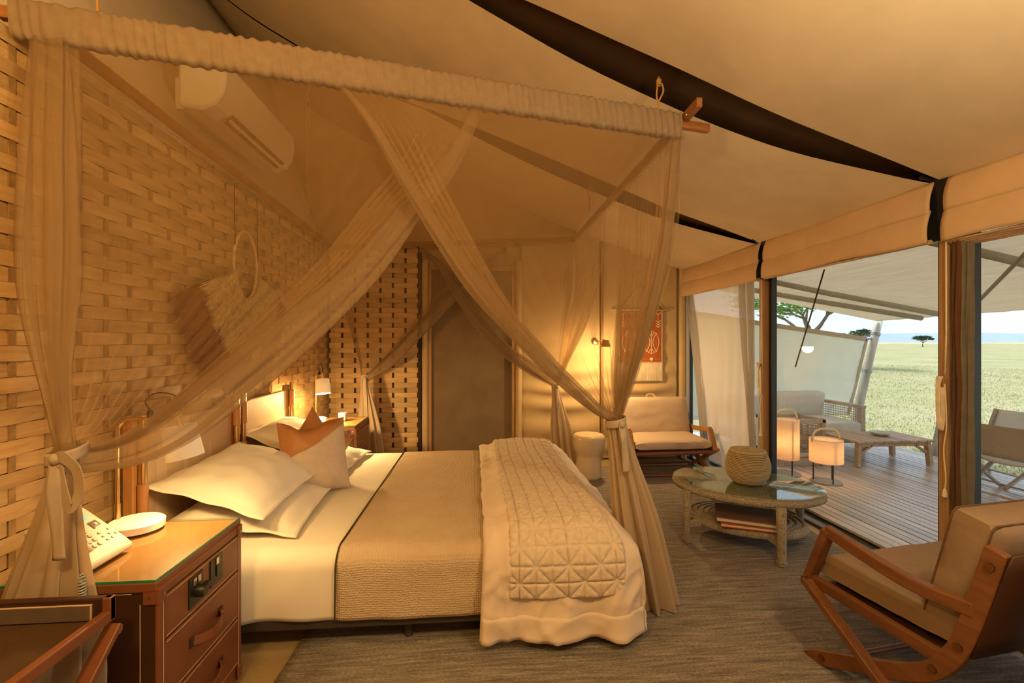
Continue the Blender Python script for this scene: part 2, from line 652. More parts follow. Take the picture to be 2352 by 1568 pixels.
def weave_panel(parent, origin, rotz, n_half, rows, z0=0.03, stake='weave_stake'):
    first = {}
    mw = Matrix.Translation(origin) @ Matrix.Rotation(rotz, 4, 'Z')
    for r in range(rows):
        ph = r % 2
        rr = random.Random(r * 13 + n_half)
        loc = mw @ Vector((0, rr.uniform(-.0015, .0015), z0 + PITCH * (r + 0.5)))
        rot = (rr.uniform(-.02, .02), 0, rotz)
        if ph not in first:
            o = weave_mesh(n_half, ph).build('wooden_strip', 'weave_wood', parent)
            o.location = loc; o.rotation_euler = rot
            first[ph] = o
        else:
            child(first[ph], 'wooden_strip', parent, loc, rot)
    st = None
    for k in range(n_half + 1):
        loc = mw @ Vector((k * STK, 0, z0 + rows * PITCH / 2))
        if st is None:
            st = MB().box((0, 0, 0), (0.026, 0.004, rows * PITCH)).build('stake', stake, parent)
            st.location = loc; st.rotation_euler = (0, 0, rotz)
        else:
            child(st, 'stake', parent, loc, (0, 0, rotz))
# strip's local +Y must face the room (+X): run the strips along -Y
weave_panel(wl_, Vector((XL - 0.012, 5.46, 0)), -PI / 2, 34, 44)

# ---------------------------------------------------------------- back wall
bw = MB()
xs = [(-2.62 + 0.132 * i) for i in range(41)]
bw.add([(x, YB + 0.05, 0) for x in xs] + [(x, YB + 0.05, zc(x) + 0.1) for x in xs],
       [(i, i + 1, i + 42, i + 41) for i in range(40)])
back = struct(bw.build('wall_back', 'canvas_wall', solid=0.02), 'tan canvas end wall of the tent')
wb2 = struct(MB().box((-1.17, YB - 0.015, 1.29), (1.0, 0.02, 2.58)).build('wall_back_woven', 'weave_back'), 'narrow woven wooden panel beside the canvas doorway')
weave_panel(wb2, Vector((-0.665, YB - 0.06, 0)), PI, 7, 44, stake='weave_stake_dark')
# canvas door between its posts
dr = struct(MB().box((-0.04, YB - 0.02, 1.15), (1.0, 0.02, 2.3)).build('door_1', 'door_canvas', bevel=0.004), 'brown canvas door flap in the back wall')
MB().box((-0.525, YB - 0.045, 1.15), (0.035, 0.05, 2.3)).build('door_frame', 'post_wood', dr, bevel=0.004)
MB().box((0.46, YB - 0.045, 1.15), (0.035, 0.05, 2.3)).build('door_frame', 'post_wood', dr, bevel=0.004)
MB().box((-0.03, YB - 0.045, 2.32), (1.03, 0.05, 0.05)).build('door_frame', 'post_wood', dr, bevel=0.004)
for x in (-0.585, 0.525):
    mm = MB().grid(lambda u, v, x=x: (x - 0.04 + 0.08 * u, YB - 0.05 - 0.025 * math.sin(PI * u) + 0.004 * nz(v * 9, x), 0.02 + 2.4 * v), 8, 40)
    mm.build('rolled_flap', 'canvas_wall', dr, smooth=True, solid=0.004)
struct(MB().box((-0.645, YB - 0.05, 1.25), (0.035, 0.05, 2.5)).build('trim_post_dark', 'beam_dark'))
# rippled slack canvas panels right of the door
def ripple(x0, x1, name, m):
    g = MB()
    def fn(u, v):
        x = x0 + (x1 - x0) * u; z = 0.02 + 2.75 * v
        z = min(z, zc(x) + 0.02)
        e = math.sin(PI * u)
        r = 0.022 * (0.35 + 0.65 * e) * math.sin(z * 26 + 1.3 * math.sin(u * 3.1) + 2 * nz(z * 2.2, u)) * (1 - smooth01((z - 0.7) / 1.4))
        return (x, YB - 0.03 + r - 0.012 * e, z)
    g.grid(fn, 24, 110)
    return g.build(name, m, back, smooth=True)
ripple(0.565, 1.525, 'canvas_panel', 'canvas_wall')
ripple(1.575, 2.50, 'canvas_panel', 'canvas_wall')
MB().box((1.55, YB - 0.055, 1.3), (0.03, 0.03, 2.6)).build('seam_batten', 'post_wood', back)
struct(MB().box((2.565, YB - 0.05, 1.2), (0.07, 0.08, 2.4)).build('trim_corner_post', 'canvas_wall', bevel=0.02))
# closing walls around the photographer
struct(MB().box((0.4, YN - 0.02, 2.3), (5.6, 0.02, 4.8)).build('wall_near', 'canvas_wall'))

# ---------------------------------------------------------------- window wall
def window(n, y0, y1, label):
    w = struct(MB().box((XW, (y0 + y1) / 2, 1.17), (0.008, y1 - y0, 2.26)).build('window_%d' % n, 'window_glass'), label)
    for (yy, zz, sy, sz) in ((y0 + .012, 1.17, .024, 2.3), (y1 - .02, 1.17, .04, 2.3)):
        MB().box((XW, yy, zz), (0.05, sy, sz)).build('window_frame', 'black_metal', w, bevel=0.003)
    MB().box((XW, (y0 + y1) / 2, 0.022), (0.07, y1 - y0, 0.035)).build('window_track', 'black_metal', w, bevel=0.003)
    MB().box((XW, (y0 + y1) / 2, 2.29), (0.06, y1 - y0, 0.04)).build('window_head', 'black_metal', w, bevel=0.003)
    return w
window(1, 2.365, 3.885, 'large glass panel facing the wooden deck')
window(2, 3.96, 5.45, 'glass panel behind the grey gauze drapes')
window(3, 0.75, 2.245, 'glass panel beside the rocking armchair')
window(4, -1.25, 0.68, 'glass panel beyond the near post')
for y in (3.922, 2.312, 0.715):
    struct(MB().box((XW - 0.03, y, 1.17), (0.09, 0.055, 2.34)).build('trim_window_post', 'post_wood', bevel=0.004), 'orange-brown wooden post of the window wall')
struct(MB().box((XW + 0.02, 2.1, 2.50), (0.10, 6.9, 0.40)).build('trim_eave_beam', 'beam_dark'))
struct(MB().box((XW - 0.03, 2.1, 0.006), (0.16, 6.9, 0.016)).build('trim_sill', 'sill_stone', bevel=0.003), 'pale stone strip between rug and glass')

# ---------------------------------------------------------------- deck and gap
deck = struct(MB().box((4.37, 2.9, -0.16), (2.94, 8.2, 0.2)).build('floor_deck', 'deck_fascia'), 'outdoor deck of reddish weathered boards')
bd = None
W_B = 0.0795
k = 0
x = 2.885
while x < 5.82:
    if bd is None:
        bd = MB().box((0, 0, 0), (W_B - 0.009, 8.3, 0.022)).build('deck_board', 'deck_wood', deck, bevel=0.003)
        bd.location = (x + W_B / 2, 2.9, -0.013)
    else:
        child(bd, 'deck_board', deck, (x + W_B / 2, 2.9, -0.013 + random.uniform(-.0015, .0015)))
    x += W_B
struct(MB().box((2.78, 2.9, -0.16), (0.24, 8.2, 0.04)).build('floor_drain_bed', 'deck_fascia'))
base = None
for i in range(24):
    rr = random.Random(i)
    y = 2.72 + i * 0.036
    r = rr.uniform(0.02, 0.042)
    if base is None:
        g = MB().lathe([(0.02, -0.6), (0.62, -0.5), (1, 0), (0.75, 0.42), (0.3, 0.58), (0.02, 0.6)], 12)
        base = g.build('pebble', 'pebble', smooth=True)
        o = base
    else:
        o = base.copy(); COL.objects.link(o)
    o.location = (2.72 + rr.uniform(0, 0.1), y, -0.13 + 0.5 * r); o.scale = (r, r * rr.uniform(.8, 1.3), r); o.rotation_euler = (0, 0, rr.uniform(0, 6))
    tag(o, 'rounded brown pebble in the drain gap below the deck edge', 'pebble', 'pebbles in the drain gap')
# ================================================================== bed
mat('leather_brown', (0.20, 0.066, 0.026), 0.42, var=0.12, scale=8, bump=0.12, bscale=500, spec=0.4)
mat('leather_dark', (0.050, 0.018, 0.009), 0.5, var=0.12, scale=8, bump=0.12, bscale=500, spec=0.35)  # tone lowered to put the nightstand sides' shade into the leather colour
mat('leather_tan', (0.46, 0.20, 0.07), 0.45, var=0.08, scale=8, bump=0.1, bscale=400, spec=0.4)
mat('leather_cream', (0.66, 0.46, 0.28), 0.55, var=0.04, scale=5, bump=0.08, bscale=300)
mat('stitch', (0.62, 0.45, 0.30), 0.8)
mat('brass', (0.70, 0.46, 0.20), 0.28, metal=1.0, var=0.1, scale=8)
mat('steel', (0.55, 0.50, 0.45), 0.25, metal=1.0, var=0.1, scale=8)
mat('linen_white', (0.80, 0.72, 0.60), 0.9, var=0.03, scale=4, bump=0.2, bscale=260, sheen=0.1)
mat('linen_duvet', (0.72, 0.57, 0.44), 0.9, var=0.04, scale=4, bump=0.25, bscale=220, sheen=0.1)
mat('quilt_cloth', (0.66, 0.53, 0.40), 0.92, var=0.10, scale=40, bump=0.5, bscale=90, bdist=0.006)
mat('linen_oat', (0.60, 0.48, 0.36), 0.92, var=0.06, scale=30, bump=0.3, bscale=350)
mat('mattress_cloth', (0.66, 0.55, 0.42), 0.9, var=0.04)
mat('bed_rail', (0.06, 0.045, 0.035), 0.4, var=0.1)
wood('oiled_wood', (0.12, 0.044, 0.016), (0.23, 0.090, 0.032), 'Y', 9, 0.4)
wood('post_oak', (0.36, 0.15, 0.04), (0.50, 0.24, 0.08), 'Z', 8, 0.45)

def waffle_mat():
    m, nt, b = _nt('waffle_blanket')
    N, L = nt.nodes, nt.links
    tc = N.new('ShaderNodeTexCoord')
    sp = N.new('ShaderNodeSeparateXYZ'); L.new(tc.outputs['Object'], sp.inputs[0])
    sb = N.new('ShaderNodeMath'); sb.operation = 'SUBTRACT'; L.new(sp.outputs['Y'], sb.inputs[0]); L.new(sp.outputs['Z'], sb.inputs[1])
    cb = N.new('ShaderNodeCombineXYZ'); L.new(sp.outputs['X'], cb.inputs[0]); L.new(sb.outputs[0], cb.inputs[1])
    vo = N.new('ShaderNodeTexVoronoi'); vo.inputs['Scale'].default_value = 95; vo.inputs['Randomness'].default_value = 0.35
    L.new(cb.outputs[0], vo.inputs['Vector'])
    n = N.new('ShaderNodeTexNoise'); n.inputs['Scale'].default_value = 5; L.new(cb.outputs[0], n.inputs['Vector'])
    rp = N.new('ShaderNodeValToRGB')
    rp.color_ramp.elements[0].color = (0.50, 0.37, 0.24, 1); rp.color_ramp.elements[1].color = (0.63, 0.48, 0.33, 1)
    L.new(n.outputs['Fac'], rp.inputs[0]); L.new(rp.outputs[0], b.inputs['Base Color'])
    b.inputs['Roughness'].default_value = 0.95; b.inputs['Specular IOR Level'].default_value = 0.1
    bp = N.new('ShaderNodeBump'); bp.inputs['Strength'].default_value = 0.8; bp.inputs['Distance'].default_value = 0.006
    L.new(vo.outputs['Distance'], bp.inputs['Height']); L.new(bp.outputs[0], b.inputs['Normal'])
    MATS['waffle_blanket'] = m
waffle_mat()

YN_B, YF_B = 2.19, 4.13
bed = thing('bed', 'low double bed frame with cream leather headboard and wooden posts', 'bed', (-0.4, 3.16, 0))
m = MB()
for y in (YN_B + 0.02, YF_B - 0.02):
    MB().box((-0.42, y, 0.135), (2.26, 0.04, 0.06)).build('side_rail', 'bed_rail', bed, bevel=0.008, world=True)
MB().box((0.72, 3.16, 0.135), (0.04, 1.9, 0.06)).build('foot_rail', 'bed_rail', bed, bevel=0.008, world=True)
for i in range(9):
    MB().box((-0.40, 2.3 + i * 0.215, 0.16), (2.2, 0.09, 0.018)).build('slat', 'bed_rail', bed, world=True)
for (x, y) in ((0.70, 2.25), (0.70, 4.08), (-0.32, 2.26), (-0.32, 4.05), (-1.48, 2.25), (-1.48, 4.08)):
    MB().lathe([(0.021, 0.014), (0.022, 0.05), (0.025, 0.105), (0.025, 0.15)], 16, (x, y, 0)).build('leg', 'brass' if x > 0.5 else 'bed_rail', bed, auto=40, world=True)
for (y0, y1) in ((2.24, 3.155), (3.175, 4.06)):
    hb = MB().box((-1.605, (y0 + y1) / 2, 0.66), (0.035, y1 - y0 - 0.10, 0.76)).build('headboard_panel', 'leather_cream', bed, bevel=0.008, world=True)
    for yy in (y0 + 0.035, y1 - 0.035):
        MB().box((-1.60, yy, 0.55), (0.045, 0.065, 1.06)).build('headboard_post', 'post_oak', bed, bevel=0.004, world=True)
        tb = MB().tube([(-1.555, yy, 0.06), (-1.555, yy, 1.105)], 0.0175, 16).build('post_tube', 'brass', bed, auto=40, world=True)
        for (z0, z1) in ((0.30, 0.44), (0.62, 0.78), (0.90, 1.04)):
            MB().lathe([(0.019, z0), (0.0225, z0 + .003), (0.0225, z1 - .003), (0.019, z1)], 16, (-1.555, yy, 0)).build('leather_wrap', 'leather_tan', tb, auto=40, world=True)

def rbox(m, x0, x1, y0, y1, z0, z1, r=0.06, n=5):
    """rounded-corner slab in plan and profile"""
    cx, cy, cz = (x0 + x1) / 2, (y0 + y1) / 2, (z0 + z1) / 2
    hx, hy, hz = (x1 - x0) / 2, (y1 - y0) / 2, (z1 - z0) / 2
    r = min(r, hx, hy, hz)
    def fn(u, v):
        a = 2 * PI * u; b = PI * (v - 0.5)
        d = Vector((math.cos(a) * math.cos(b), math.sin(a) * math.cos(b), math.sin(b)))
        sx = lambda q: (1 if q > 1e-6 else (-1 if q < -1e-6 else 0))
        return (cx + sx(d.x) * (hx - r) + d.x * r, cy + sx(d.y) * (hy - r) + d.y * r, cz + sx(d.z) * (hz - r) + d.z * r)
    m.grid(fn, 4 * n * 2, 2 * n * 2, closed_u=True)
    return m
tag(rbox(MB(), -1.53, 0.71, YN_B + 0.03, YF_B - 0.03, 0.172, 0.455, 0.07).build('mattress', 'mattress_cloth', smooth=True),
    'thick mattress wrapped in bedding on the bed frame', 'mattress')

ZT = 0.462
def bedpath(s, off, znear, zfar, r=0.075):
    """s in [0,1] from near hem, over the bed, to the far hem; returns y,z and outward normal"""
    yn, yf, zt = YN_B - 0.0 - off, YF_B + off, ZT + off
    R = r + off
    l1 = zt - R - znear; l2 = PI * R / 2; l3 = (yf - yn) - 2 * R; l4 = zt - R - zfar
    tot = l1 + l2 + l3 + l2 + l4
    d = s * tot
    if d < l1: return yn, znear + d, (0, -1, 0)
    d -= l1
    if d < l2:
        a = d / R
        return yn + R - R * math.cos(a), zt - R + R * math.sin(a), (0, -math.cos(a), math.sin(a))
    d -= l2
    if d < l3: return yn + R + d, zt, (0, 0, 1)
    d -= l3
    if d < l2:
        a = d / R
        return yf - R + R * math.sin(a), zt - R + R * math.cos(a), (0, math.sin(a), math.cos(a))
    d -= l2
    return yf, zt - R - d, (0, 1, 0)

def drape(name, m, x0, x1, off, znear, zfar, nx, ns, disp, foot=None, **kw):
    g = MB()
    def fn(u, v):
        x = x0 + (x1 - x0) * u
        y, z, n = bedpath(v, off, znear, zfar)
        dx, dn, dz = disp(u, v, x, y, z)
        return (x + dx, y + n[1] * dn, z + n[2] * dn + dz)
    g.grid(fn, nx, ns)
    return g.build(name, m, smooth=True, **kw)

def d_sheet(u, v, x, y, z):
    side = 1 - smooth01((y - 2.2) / 0.1)
    hem = max(0, 1 - v / 0.12)
    dn = 0.006 * nz(x * 3, y * 2, 1) + 0.003 * nz(x * 9, y * 7, 2) + side * (0.010 * math.sin(x * 14 + 2 * nz(x * 3, z * 4)) * hem)
    # tucked corner folds near the headboard
    dn += side * 0.012 * math.exp(-((x + 1.07) / 0.05) ** 2)
    return (0, dn, 0.010 * side * hem * nz(x * 4, 3))
o = drape('bed_sheet', 'linen_white', -1.52, -0.60, 0.008, 0.155, 0.2, 70, 120, d_sheet, solid=0.003)
tag(o, 'smooth cream sheet folded back over the head half of the bed', 'sheet')
def d_blanket(u, v, x, y, z):
    side = 1 - smooth01((y - 2.2) / 0.1)
    dn = 0.005 * nz(x * 3, y * 2.5, 5) + 0.004 * nz(x * 7, z * 6, 6) * side
    e = math.exp(-(u / 0.03) ** 2)
    return (0.03 * (v - 0.5) * (1 - u), dn - 0.004 * e, 0.006 * side * nz(x * 5, 7))
o = drape('bed_blanket', 'waffle_blanket', -0.63, 0.10, 0.016, 0.150, 0.2, 60, 140, d_blanket, solid=0.006)
tag(o, 'tan waffle-textured blanket across the middle of the bed', 'blanket')
pp = []
for k in range(141):
    v = k / 140
    y, z, n = bedpath(v, 0.022, 0.150, 0.2)
    pp.append((-0.632 + 0.03 * (v - 0.5), y, z - 0.004))
mat('dark_hem', (0.05, 0.045, 0.025), 0.9)
MB().tube(pp, 0.0035, 6).build('dark_hem', 'dark_hem', o, smooth=True)

def d_duvet(u, v, x, y, z):
    side = 1 - smooth01((y - 2.12) / 0.13)
    top = 1 - side
    hem = max(0.0, 1 - v / 0.16)
    puff = 0.035 * math.sin(PI * min(1, u * 1.0)) ** 0.5
    dn = puff + 0.022 * nz(x * 4, y * 2.6, 9) * (0.4 + 0.6 * top) + 0.008 * nz(x * 13, y * 8, 2)
    wr_ = 1 - abs(nz(x * 7 + 1.5 * nz(y * 3, z * 3), y * 3.2 + z * 3.0, 21)) * 2.2
    dn += 0.016 * max(0, wr_) ** 2 + 0.010 * max(0, 1 - abs(nz(x * 5, y * 9 - z * 9, 33)) * 3) ** 2
    dn += hem * (0.028 * math.sin(x * 21 + 1.5 * nz(x * 3, 1)) + 0.03)
    # gathered ruffle just inside the folded edge on top
    if u < 0.22:
        dn += 0.018 * math.exp(-((u - 0.16) / 0.04) ** 2) * (0.6 + 0.7 * abs(math.sin(y * 34 + 2 * nz(y * 5))))
    dx = -0.02 * hem * (0.5 - u) * 2 + 0.01 * nz(y * 6, u * 3, 4)
    return (dx, dn, 0.016 * hem * nz(x * 4, 11) - 0.02 * hem * 0)
g = MB()
X0D, X1D = 0.045, 0.80
def duvet_f(u, v):
    # u: across the bed length; last third rolls down over the foot end
    y, z, n = bedpath(v, 0.035, 0.075, 0.2)
    uu = u / 0.70
    if uu <= 1:
        x = X0D + (X1D - X0D) * uu
        dx, dn, dz = d_duvet(min(uu, 1.0), v, x, y, z)
        # round over the foot edge
        k = smooth01((uu - 0.82) / 0.18)
        zz = z + n[2] * dn + dz
        topness = smooth01((y - 2.12) / 0.13) * smooth01((4.2 - y) / 0.13)
        zz -= 0.05 * k * k * topness
        return (x + dx, y + n[1] * dn, zz)
    t = (uu - 1) / 0.4286
    x = X1D
    dx, dn, dz = d_duvet(1.0, v, x, y, z)
    topness = smooth01((y - 2.10) / 0.16) * smooth01((4.23 - y) / 0.16)
    zz = z + n[2] * dn + dz - 0.05 * topness
    low = 0.09
    zf = zz + (min(low, zz) - zz) * t
    bul = 0.035 * math.sin(PI * t) + 0.018 * math.sin(y * 17 + 2 * nz(y * 3)) * t
    ynew = y + n[1] * dn + (0.02 * t * (1 if y < 3 else -1)) * (1 - topness)
    return (x + bul + 0.02 * (1 - t) * topness * 0, ynew, zf + 0.012 * nz(y * 4, 3) * t)
g.grid(duvet_f, 84, 190)
o = g.build('duvet', 'linen_duvet', smooth=True, solid=0.008)
tag(o, 'puffy pinkish cream duvet folded over the foot of the bed', 'duvet')
# flat stitched border of the duvet hanging at the near side
bo = MB().grid(lambda u, v: V(*duvet_f(0.995 * u, 0.040 * v)) + V(0.003, -0.010 - 0.004 * (1 - v), -0.004 * (1 - v)), 90, 6)
bo.build('duvet_border', 'linen_duvet', o, smooth=True, solid=0.004)

def quilt_h(a, b):
    """stitched height: a across (m), b along (m)"""
    P = 0.078
    d = 1.0
    fa = a / P; fb = b / P
    for q in (fa, fb):
        d = min(d, abs(q - round(q)))
    d1 = abs((fa + fb) / 2 - round((fa + fb) / 2)) * 1.2
    d2 = abs((fa - fb) / 2 - round((fa - fb) / 2)) * 1.2
    d = min(d, d1, d2)
    return 1 - math.exp(-d * 17)
g = MB()
def quilt_f(u, v):
    x = 0.165 + 0.525 * u
    y, z, n = bedpath(0.080 + 0.92 * v, 0.085, 0.04, 0.25)
    sidek = 1 - smooth01((y - 2.1) / 0.12)
    h = 0.013 * quilt_h((u - 0.5) * 0.56, v * 2.72)
    w = 0.013 * nz(x * 5, y * 4, 3) * (1 - 0.4 * sidek) + 0.005 * nz(x * 14, y * 14 + z * 9, 8)
    puff = 0.020 * math.sin(PI * u) ** 0.5
    edge = max(0, (abs(u - 0.5) - 0.485) / 0.015)
    dn = h + w + puff - 0.01 * edge
    xs = 0.02 * sidek * (u - 0.3) + 0.010 * math.sin(y * 3.1)
    foot_dip = 0.05 * smooth01((x - 0.63) / 0.13) * (1 - sidek)
    return (x + xs, y + n[1] * dn, z + n[2] * dn - foot_dip)
g.grid(quilt_f, 110, 420)
o = g.build('quilt', 'quilt_cloth', smooth=True, solid=0.010)
tag(o, 'beige quilted throw with stitched triangles laid across the duvet', 'quilt')

# ---------------------------------------------------------------- pillows
def pillow(name, label, m, loc, rot, a, b, th, flange=0.04, seed=0, group=None, cat='pillow', seam=None, m2=None, n=28, crease=None, pw=2.6):
    """soft case of half size a x b, half thickness th; seam(x) splits it into cloth below and leather above"""
    t = thing(name, label, cat, loc, 0, group)
    t.rotation_euler = rot
    def height(x, y):
        ix, iy = abs(x) / (a - flange), abs(y) / (b - flange)
        if ix >= 1 or iy >= 1: return 0.0
        return th * ((1 - ix ** pw) * (1 - iy ** pw)) ** 0.62
    def pt(i, j, sgn):
        x = -a + 2 * a * i / n
        if seam:
            s_ = max(-b * 0.96, min(b * 0.96, seam(x)))
            y = -b + (s_ + b) * (j / (n / 2)) if j <= n / 2 else s_ + (b - s_) * ((j - n / 2) / (n / 2))
        else:
            y = -b + 2 * b * j / n
        h = height(x, y)
        w = 0.10 * th * nz(x * 9 + seed, y * 9, 1) + 0.07 * th * nz(x * 20, y * 20, seed)
        kx = 1 - 0.055 * (1 - (y / b) ** 2) * (abs(x) / a) ** 2
        ky = 1 - 0.055 * (1 - (x / a) ** 2) * (abs(y) / b) ** 2
        fl = 0.005 * math.sin(x * 30 + seed) * math.sin(y * 27) * (1 if flange > 0.02 else 0.3)
        rim = 0.0025
        p = (x * kx, y * ky, sgn * (rim + h * (1 if sgn > 0 else 0.85)) + (w if h > 0.01 else 0) * (1 if sgn > 0 else 0) + fl * (1 - min(1, h / 0.02)))
        return Vector(crease(*p)) if crease else Vector(p)
    def part(nm, mm, j0, j1):
        g = MB()
        cols = n + 1
        rows = j1 - j0 + 1
        for sgn in (1, -1):
            for j in range(j0, j1 + 1):
                for i in range(cols):
                    g.v.append(pt(i, j, sgn))
        half = cols * rows
        for j in range(rows - 1):
            for i in range(n):
                k = j * cols + i
                g.f.append((k, k + 1, k + 1 + cols, k + cols))
                g.f.append((half + k, half + k + cols, half + k + 1 + cols, half + k + 1))
        # close the rim
        ring = [i for i in range(cols)] + [j * cols + n for j in range(1, rows)] + [(rows - 1) * cols + i for i in range(n - 1, -1, -1)] + [j * cols for j in range(rows - 2, 0, -1)]
        for q in range(len(ring)):
            p0, p1 = ring[q], ring[(q + 1) % len(ring)]
            g.f.append((p1, p0, half + p0, half + p1))
        return g.build(nm, mm, t, smooth=True)
    if seam:
        part('linen_cover', m, 0, n // 2)
        part('leather_flap', m2, n // 2, n)
    else:
        part('pillow_case', m, 0, n)
    return t

R_ = math.radians
# near side: two sleeping pillows stacked against the headboard
pillow('pillow', 'lower cream pillow of the stack nearest the telephone nightstand', 'linen_white', (-1.20, 2.70, 0.545), (R_(2), R_(8), R_(3)), 0.31, 0.40, 0.075, 0.035, 3, 'sleeping pillows')
pillow('pillow', 'upper plump cream pillow of the stack nearest the telephone nightstand', 'linen_white', (-1.27, 2.68, 0.695), (R_(3), R_(17), R_(-2)), 0.29, 0.40, 0.10, 0.035, 11, 'sleeping pillows')
# far side
pillow('pillow', 'lower cream pillow on the far half of the bed', 'linen_white', (-1.22, 3.66, 0.545), (0, R_(8), R_(-3)), 0.31, 0.40, 0.075, 0.035, 5, 'sleeping pillows')
pillow('pillow', 'upper shaded cream pillow leaning on the far headboard panel', 'linen_white', (-1.33, 3.62, 0.70), (0, R_(26), R_(2)), 0.30, 0.40, 0.10, 0.035, 8, 'sleeping pillows')
def chop(x, y, z):
    d = 0.045 * math.exp(-((x + 0.04) / 0.10) ** 2) * max(0, (y + 0.05) / 0.25)
    return (x, y - d, z)
pillow('cushion', 'square cushion half brown leather half oat linen propped at the front', 'linen_oat', (-1.03, 3.03, 0.715), (R_(70), R_(1), R_(34)), 0.210, 0.235, 0.105, 0.010, 2, 'leather and linen cushions', 'cushion',
       seam=lambda x: 0.085 + 0.52 * x, m2='leather_tan', crease=chop)
pillow('cushion', 'second brown leather cushion tucked behind the front cushion', 'linen_oat', (-1.10, 3.34, 0.70), (R_(70), R_(42), R_(40)), 0.205, 0.205, 0.08, 0.012, 6, 'leather and linen cushions', 'cushion',
       seam=lambda x: -0.06 + 0.3 * x, m2='leather_tan', crease=chop)
# ================================================================== nightstands
mat('shade_white', (0.85, 0.80, 0.74), 0.6, var=0.02, trans=0.12)
mat('marble', (0.80, 0.74, 0.66), 0.3, var=0.10, scale=7, stretch=(1, 3, 1), spec=0.5)
mat('black_plastic', (0.012, 0.012, 0.012), 0.4, spec=0.5)
mat('phone_plastic', (0.62, 0.52, 0.42), 0.45, var=0.03)
mat('phone_key', (0.50, 0.42, 0.34), 0.45, var=0.03)
mat('grey_cable', (0.42, 0.40, 0.36), 0.5)
emit('phone_screen', (0.30, 0.80, 0.66), 0.55).node_tree.nodes['Principled BSDF'].inputs['Base Color'].default_value = (0.05, 0.12, 0.10, 1)
emit('bulb', (1.0, 0.72, 0.36), 30.0)
mat('soft_pink', (0.75, 0.45, 0.30), 0.6)

def nightstand(label, loc):
    """front faces local +X; local origin at the middle of the base"""
    t = thing('nightstand', label, 'nightstand', loc, 0, 'leather nightstands')
    D, Wd, H_ = 0.46, 0.51, 0.69
    body = MB().box((0, 0, 0.345), (D, Wd, 0.65)).build('body', 'leather_dark', t, bevel=0.004)
    # stitched edge lines on the sides
    for sy in (-1, 1):
        y = sy * (Wd / 2 + 0.001)
        MB().box((D / 2 - 0.045, y, 0.33), (0.002, 0.0015, 0.58)).build('stitch_line', 'stitch', body)
        MB().box((-0.02, y, 0.655), (0.36, 0.0015, 0.002)).build('stitch_line', 'stitch', body)
    MB().box((0, 0, H_ - 0.015), (D + 0.012, Wd + 0.012, 0.03)).build('top', 'leather_brown', t, bevel=0.004)
    MB().box((0, 0, H_ - 0.002), (D - 0.012, Wd - 0.012, 0.006)).build('top_inlay', 'leather_tan', t)
    gl = MB().box((0, 0, H_ + 0.0045), (D + 0.004, Wd + 0.004, 0.008)).build('glass_top', 'table_glass', t, bevel=0.001)
    # green polished edges of the glass sheet
    MB().box((D / 2 + 0.003, 0, H_ + 0.0045), (0.0015, Wd + 0.004, 0.0075)).build('glass_edge', 'glass_green', gl)
    MB().box((0, -Wd / 2 - 0.003, H_ + 0.0045), (D + 0.004, 0.0015, 0.0075)).build('glass_edge', 'glass_green', gl)
    for y in (-Wd / 2 + 0.012, Wd / 2 - 0.012):
        MB().box((D / 2 + 0.004, y, 0.345), (0.012, 0.026, 0.65)).build('front_stile', 'leather_brown', t, bevel=0.003)
    MB().box((D / 2 + 0.004, 0, 0.652), (0.012, Wd - 0.05, 0.03)).build('front_rail', 'leather_brown', t, bevel=0.003)
    for y in (-Wd / 2 + 0.022, Wd / 2 - 0.022):
        MB().box((D / 2 + 0.0105, y, 0.33), (0.0015, 0.0018, 0.58)).build('stitch_line', 'stitch', t)
    zs = [(0.49, 0.632), (0.292, 0.484), (0.094, 0.286)]
    for i, (z0, z1) in enumerate(zs):
        dw = MB().box((D / 2 + 0.004, 0, (z0 + z1) / 2), (0.014, Wd - 0.058, z1 - z0)).build('drawer', 'leather_brown', t, bevel=0.003)
        for zz in (z0 + 0.007, z1 - 0.007):
            MB().box((D / 2 + 0.0115, 0, zz), (0.0012, Wd - 0.07, 0.0016)).build('stitch_line', 'stitch', dw)
        if i:
            zc_ = (z0 + z1) / 2 + 0.005
            hn = MB()
            pts = []
            for k in range(17):
                f = k / 16
                pts.append((D / 2 + 0.014 + 0.034 * math.sin(PI * f) ** 0.7, -0.085 + 0.17 * f, zc_ - 0.012 * math.sin(PI * f)))
            hn.strip(pts, 0.030, 0.005, (1, 0, 0))
            hn.build('handle', 'leather_brown', dw, auto=50)
            for sy in (-1, 1):
                MB().box((D / 2 + 0.0135, sy * 0.092, zc_), (0.007, 0.022, 0.036)).build('handle_tab', 'leather_dark', dw, bevel=0.002)
                MB().tube([(D / 2 + 0.016, sy * 0.092, zc_), (D / 2 + 0.0195, sy * 0.092, zc_)], 0.0045, 10).build('rivet', 'steel', dw, auto=30)
    MB().box((D / 2 - 0.004, 0, 0.05), (0.012, Wd - 0.05, 0.07)).build('plinth', 'leather_brown', t, bevel=0.003)
    # corner caps with rivets
    for sy in (-1, 1):
        for z in (0.645, 0.05):
            cp = MB()
            cp.box((D / 2 + 0.011, sy * (Wd / 2 - 0.016), z), (0.006, 0.036, 0.05))
            cp.box((D / 2 - 0.012, sy * (Wd / 2 + 0.002), z), (0.046, 0.006, 0.05))
            c = cp.build('corner_cap', 'leather_brown', t, bevel=0.002)
            MB().tube([(D / 2 + 0.0135, sy * (Wd / 2 - 0.016), z), (D / 2 + 0.017, sy * (Wd / 2 - 0.016), z)], 0.0045, 10).build('rivet', 'steel', c, auto=30)
            MB().tube([(D / 2 - 0.016, sy * (Wd / 2 + 0.004), z), (D / 2 - 0.016, sy * (Wd / 2 + 0.0078), z)], 0.0045, 10).build('rivet', 'steel', c, auto=30)
    return t
mat('glass_green', (0.02, 0.22, 0.10), 0.15, spec=0.6)
